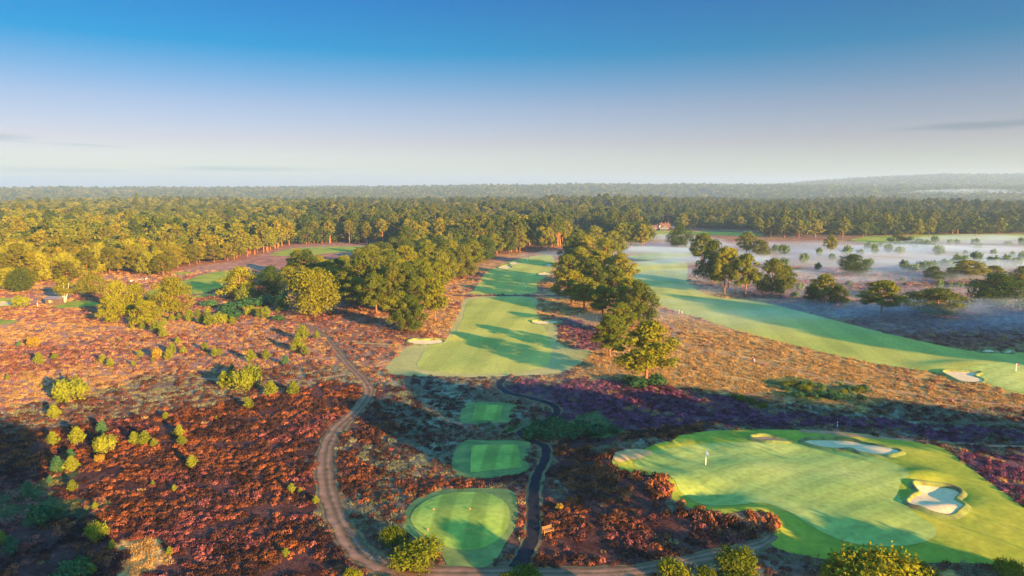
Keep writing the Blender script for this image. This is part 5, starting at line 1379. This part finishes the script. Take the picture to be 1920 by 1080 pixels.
# ------------------------------------------------------------------ air: haze and mist
def volume_mat(name, density, col, aniso=0.2, noisy=False):
    m, nt, out = new_mat(name)
    v = N(nt, 'ShaderNodeVolumePrincipled'); v.inputs['Color'].default_value = (*col, 1); v.inputs['Density'].default_value = density; v.inputs['Anisotropy'].default_value = aniso
    if noisy:
        tc = N(nt, 'ShaderNodeTexCoord'); mp = N(nt, 'ShaderNodeMapping'); mp.inputs['Scale'].default_value = (0.022, 0.034, 0.25); L(nt, tc.outputs['Object'], mp.inputs['Vector'])
        no = N(nt, 'ShaderNodeTexNoise'); no.inputs['Scale'].default_value = 1.0; no.inputs['Detail'].default_value = 2; L(nt, mp.outputs[0], no.inputs['Vector'])
        mr = N(nt, 'ShaderNodeMapRange'); mr.inputs['From Min'].default_value = 0.42; mr.inputs['From Max'].default_value = 0.68; mr.inputs['To Max'].default_value = density * 1.45; mr.inputs['To Min'].default_value = density * 0.25
        L(nt, no.outputs['Fac'], mr.inputs['Value']); L(nt, mr.outputs[0], v.inputs['Density'])
    L(nt, v.outputs[0], out.inputs['Volume']); return m
hz = MB().box((0, 0, 58), (17400, 17400, 196)).build('haze', volume_mat('morning_haze', 0.00016, (0.56, 0.78, 0.94))); hz['kind'] = 'stuff'

def mist(px, py, wx, wy, h, dens, seed, col=(0.74, 0.93, 1.0), rz=0, z0=None):
    x, y, z = G(px, py); z = z if z0 is None else z0
    V = []; F = []; n, m = 40, 10; rng = rs(seed); ph = rng.uniform(0, 6.28, 6)
    for i in range(m + 1):
        t = PI * i / m
        for k in range(n):
            p = 2 * PI * k / n
            r = math.sin(t) * (1 + 0.16 * math.sin(2 * p + ph[0]) + 0.12 * math.sin(3 * p + ph[1]) + 0.08 * math.sin(5 * p + ph[2]))
            zz_ = math.cos(t) * (1 + 0.25 * math.sin(3 * r * math.cos(p) + ph[3]) * math.sin(4 * r * math.sin(p) + ph[4]))
            V.append((r * math.cos(p) * wx / 2, r * math.sin(p) * wy / 2, zz_ * h * 1.5))
    for i in range(m):
        for k in range(n): F.append((i * n + k, (i + 1) * n + k, (i + 1) * n + (k + 1) % n, i * n + (k + 1) % n))
    o = link('mist', mesh_from('mist', V, F, volume_mat('mist_air', dens, col, 0.3, True), smooth=True), loc=(x, y, z + 0.15), rz=rz)
    o['kind'] = 'stuff'
for k, a in enumerate([(1230, 482, 140, 80, 3.6, 0.026), (1290, 520, 120, 60, 2.4, 0.014), (1700, 600, 190, 46, 3.0, 0.014), (1360, 530, 120, 50, 3.0, 0.014), (1480, 470, 220, 90, 3.4, 0.016), (1600, 490, 260, 60, 2.6, 0.016), (1700, 500, 200, 50, 2.6, 0.018), (1780, 480, 280, 110, 3.4, 0.016), (1850, 510, 200, 60, 3.0, 0.018),
                       (1540, 520, 180, 34, 2.0, 0.018), (1760, 560, 160, 40, 3.2, 0.016), (1880, 590, 110, 30, 3.6, 0.022), (1300, 560, 120, 60, 1.6, 0.010), (1240, 455, 120, 90, 3.5, 0.014), (1900, 465, 260, 120, 4.0, 0.012), (1450, 580, 130, 34, 1.6, 0.012), (950, 690, 90, 40, 1.3, 0.006)]):
    mist(*a, seed=600 + k, rz=0.15 * (k % 3 - 1))
mist(1500, 400, 620, 300, 9, 0.004, 650)
o = [q for q in bpy.data.objects if q.name.startswith('mist')][-1]
o.location = (1640, 2450, 21)

# ------------------------------------------------------------------ sky, sun, camera
w = bpy.data.worlds.new('World'); scene.world = w; w.use_nodes = True; nt = w.node_tree; nt.nodes.clear()
out = nt.nodes.new('ShaderNodeOutputWorld'); bg = nt.nodes.new('ShaderNodeBackground')
sky = nt.nodes.new('ShaderNodeTexSky'); sky.sky_type = 'NISHITA'; sky.sun_disc = False; sky.sun_elevation = SUN_EL
sky.sun_rotation = (SH_AZ + PI) % (2 * PI); sky.air_density = 1.0; sky.dust_density = 0.6; sky.ozone_density = 2.0; sky.altitude = 60
tc = nt.nodes.new('ShaderNodeTexCoord'); sx = nt.nodes.new('ShaderNodeSeparateXYZ'); nt.links.new(tc.outputs['Generated'], sx.inputs[0])
rp = ramp(nt, [(0.0, (0.215, 0.22, 0.28)), (0.017, (0.215, 0.225, 0.275)), (0.062, (0.195, 0.157, 0.205)), (0.113, (0.145, 0.140, 0.19)), (0.184, (0.0, 0.112, 0.180)), (0.25, (0.0, 0.092, 0.18)), (0.29, (0.0, 0.105, 0.20)), (0.46, (0.13, 0.42, 0.62)), (0.7, (0.50, 1.25, 1.70)), (1.0, (0.55, 1.35, 1.80))], sx.outputs['Z'])
mx = nt.nodes.new('ShaderNodeMixRGB'); mx.blend_type = 'MULTIPLY'; mx.inputs['Fac'].default_value = 1
nt.links.new(sky.outputs[0], mx.inputs['Color1']); nt.links.new(rp.outputs['Color'], mx.inputs['Color2'])
# thin cloud streaks low in the sky, each a soft band along the horizon
def wm(op, a, b=None, c=None):
    n_ = nt.nodes.new('ShaderNodeMath'); n_.operation = op
    for k_, v_ in enumerate((a, b, c)):
        if v_ is None: continue
        if isinstance(v_, (int, float)): n_.inputs[k_].default_value = v_
        else: nt.links.new(v_, n_.inputs[k_])
    return n_.outputs[0]
mp = nt.nodes.new('ShaderNodeMapping'); mp.inputs['Scale'].default_value = (5, 5, 70); nt.links.new(tc.outputs['Generated'], mp.inputs['Vector'])
cn = nt.nodes.new('ShaderNodeTexNoise'); cn.inputs['Scale'].default_value = 1.6; cn.inputs['Detail'].default_value = 5; nt.links.new(mp.outputs[0], cn.inputs['Vector'])
az = wm('ARCTAN2', sx.outputs['X'], sx.outputs['Y'])
el = wm('ARCSINE', sx.outputs['Z'])
total = None
for azc, elc, la, we, sl_, st_ in [(34.0, 4.2, 8.5, 0.50, 0.03, 1.0), (24.5, 3.8, 1.6, 0.10, 0.0, 0.5), (38.0, 4.9, 2.2, 0.12, 0.0, 0.6), (33, 2.3, 2.2, 0.10, 0.0, 0.35), (-37.5, 3.3, 4.5, 0.40, -0.02, 0.7), (-33, 3.0, 5.5, 0.14, -0.02, 0.7), (-38, 1.9, 2.6, 0.14, 0.0, 0.6), (-21, 1.45, 9.5, 0.32, 0.0, 0.75), (-34, 1.2, 9, 0.30, 0.0, 0.45)]:
    da = wm('MULTIPLY', wm('SUBTRACT', az, math.radians(azc)), 1 / math.radians(la))
    de = wm('SUBTRACT', wm('SUBTRACT', el, math.radians(elc)), wm('MULTIPLY', wm('SUBTRACT', az, math.radians(azc)), sl_))
    de = wm('MULTIPLY', de, 1 / math.radians(we))
    q = wm('SUBTRACT', 1.0, wm('ADD', wm('MULTIPLY', da, da), wm('MULTIPLY', de, de)))
    q = wm('MULTIPLY', wm('MAXIMUM', wm('ADD', q, wm('MULTIPLY_ADD', cn.outputs['Fac'], 3.2, -1.75)), 0.0), wm('MAXIMUM', q, 0.0))
    q = wm('MULTIPLY', wm('MINIMUM', q, 1.0), st_ * 0.8)
    total = q if total is None else wm('MAXIMUM', total, q)
m2 = nt.nodes.new('ShaderNodeMixRGB'); m2.blend_type = 'MULTIPLY'; m2.inputs['Color2'].default_value = (0.52, 0.66, 0.74, 1)
nt.links.new(total, m2.inputs['Fac']); nt.links.new(mx.outputs[0], m2.inputs['Color1'])
nt.links.new(m2.outputs[0], bg.inputs['Color']); bg.inputs['Strength'].default_value = 0.15
nt.links.new(bg.outputs[0], out.inputs['Surface'])

sl = bpy.data.lights.new('sun', 'SUN'); sl.energy = 5.0; sl.angle = R_(0.5); sl.color = (1.0, 0.60, 0.23)
so = bpy.data.objects.new('sun', sl); COL.objects.link(so)
d = Vector((SHD[0] * math.cos(SUN_EL), SHD[1] * math.cos(SUN_EL), -math.sin(SUN_EL)))
so.rotation_euler = d.to_track_quat('-Z', 'Y').to_euler()

cam = bpy.data.cameras.new('camera'); co = bpy.data.objects.new('camera', cam); COL.objects.link(co)
co.location = (0, 0, CAM_H); co.rotation_euler = (R_(90) - PITCH, 0, 0); cam.sensor_width = 36; cam.lens = 24; cam.clip_end = 30000; cam.clip_start = 0.5
scene.camera = co
scene.view_settings.view_transform = 'Standard'; scene.view_settings.look = 'None'; scene.view_settings.exposure = 2.2; scene.view_settings.gamma = 1.0
scene.cycles.use_denoising = True; scene.cycles.volume_step_rate = 3.0; scene.cycles.volume_max_steps = 128
scene.cycles.max_bounces = 6; scene.cycles.diffuse_bounces = 3; scene.cycles.volume_bounces = 1; scene.cycles.transmission_bounces = 2; scene.cycles.transparent_max_bounces = 32
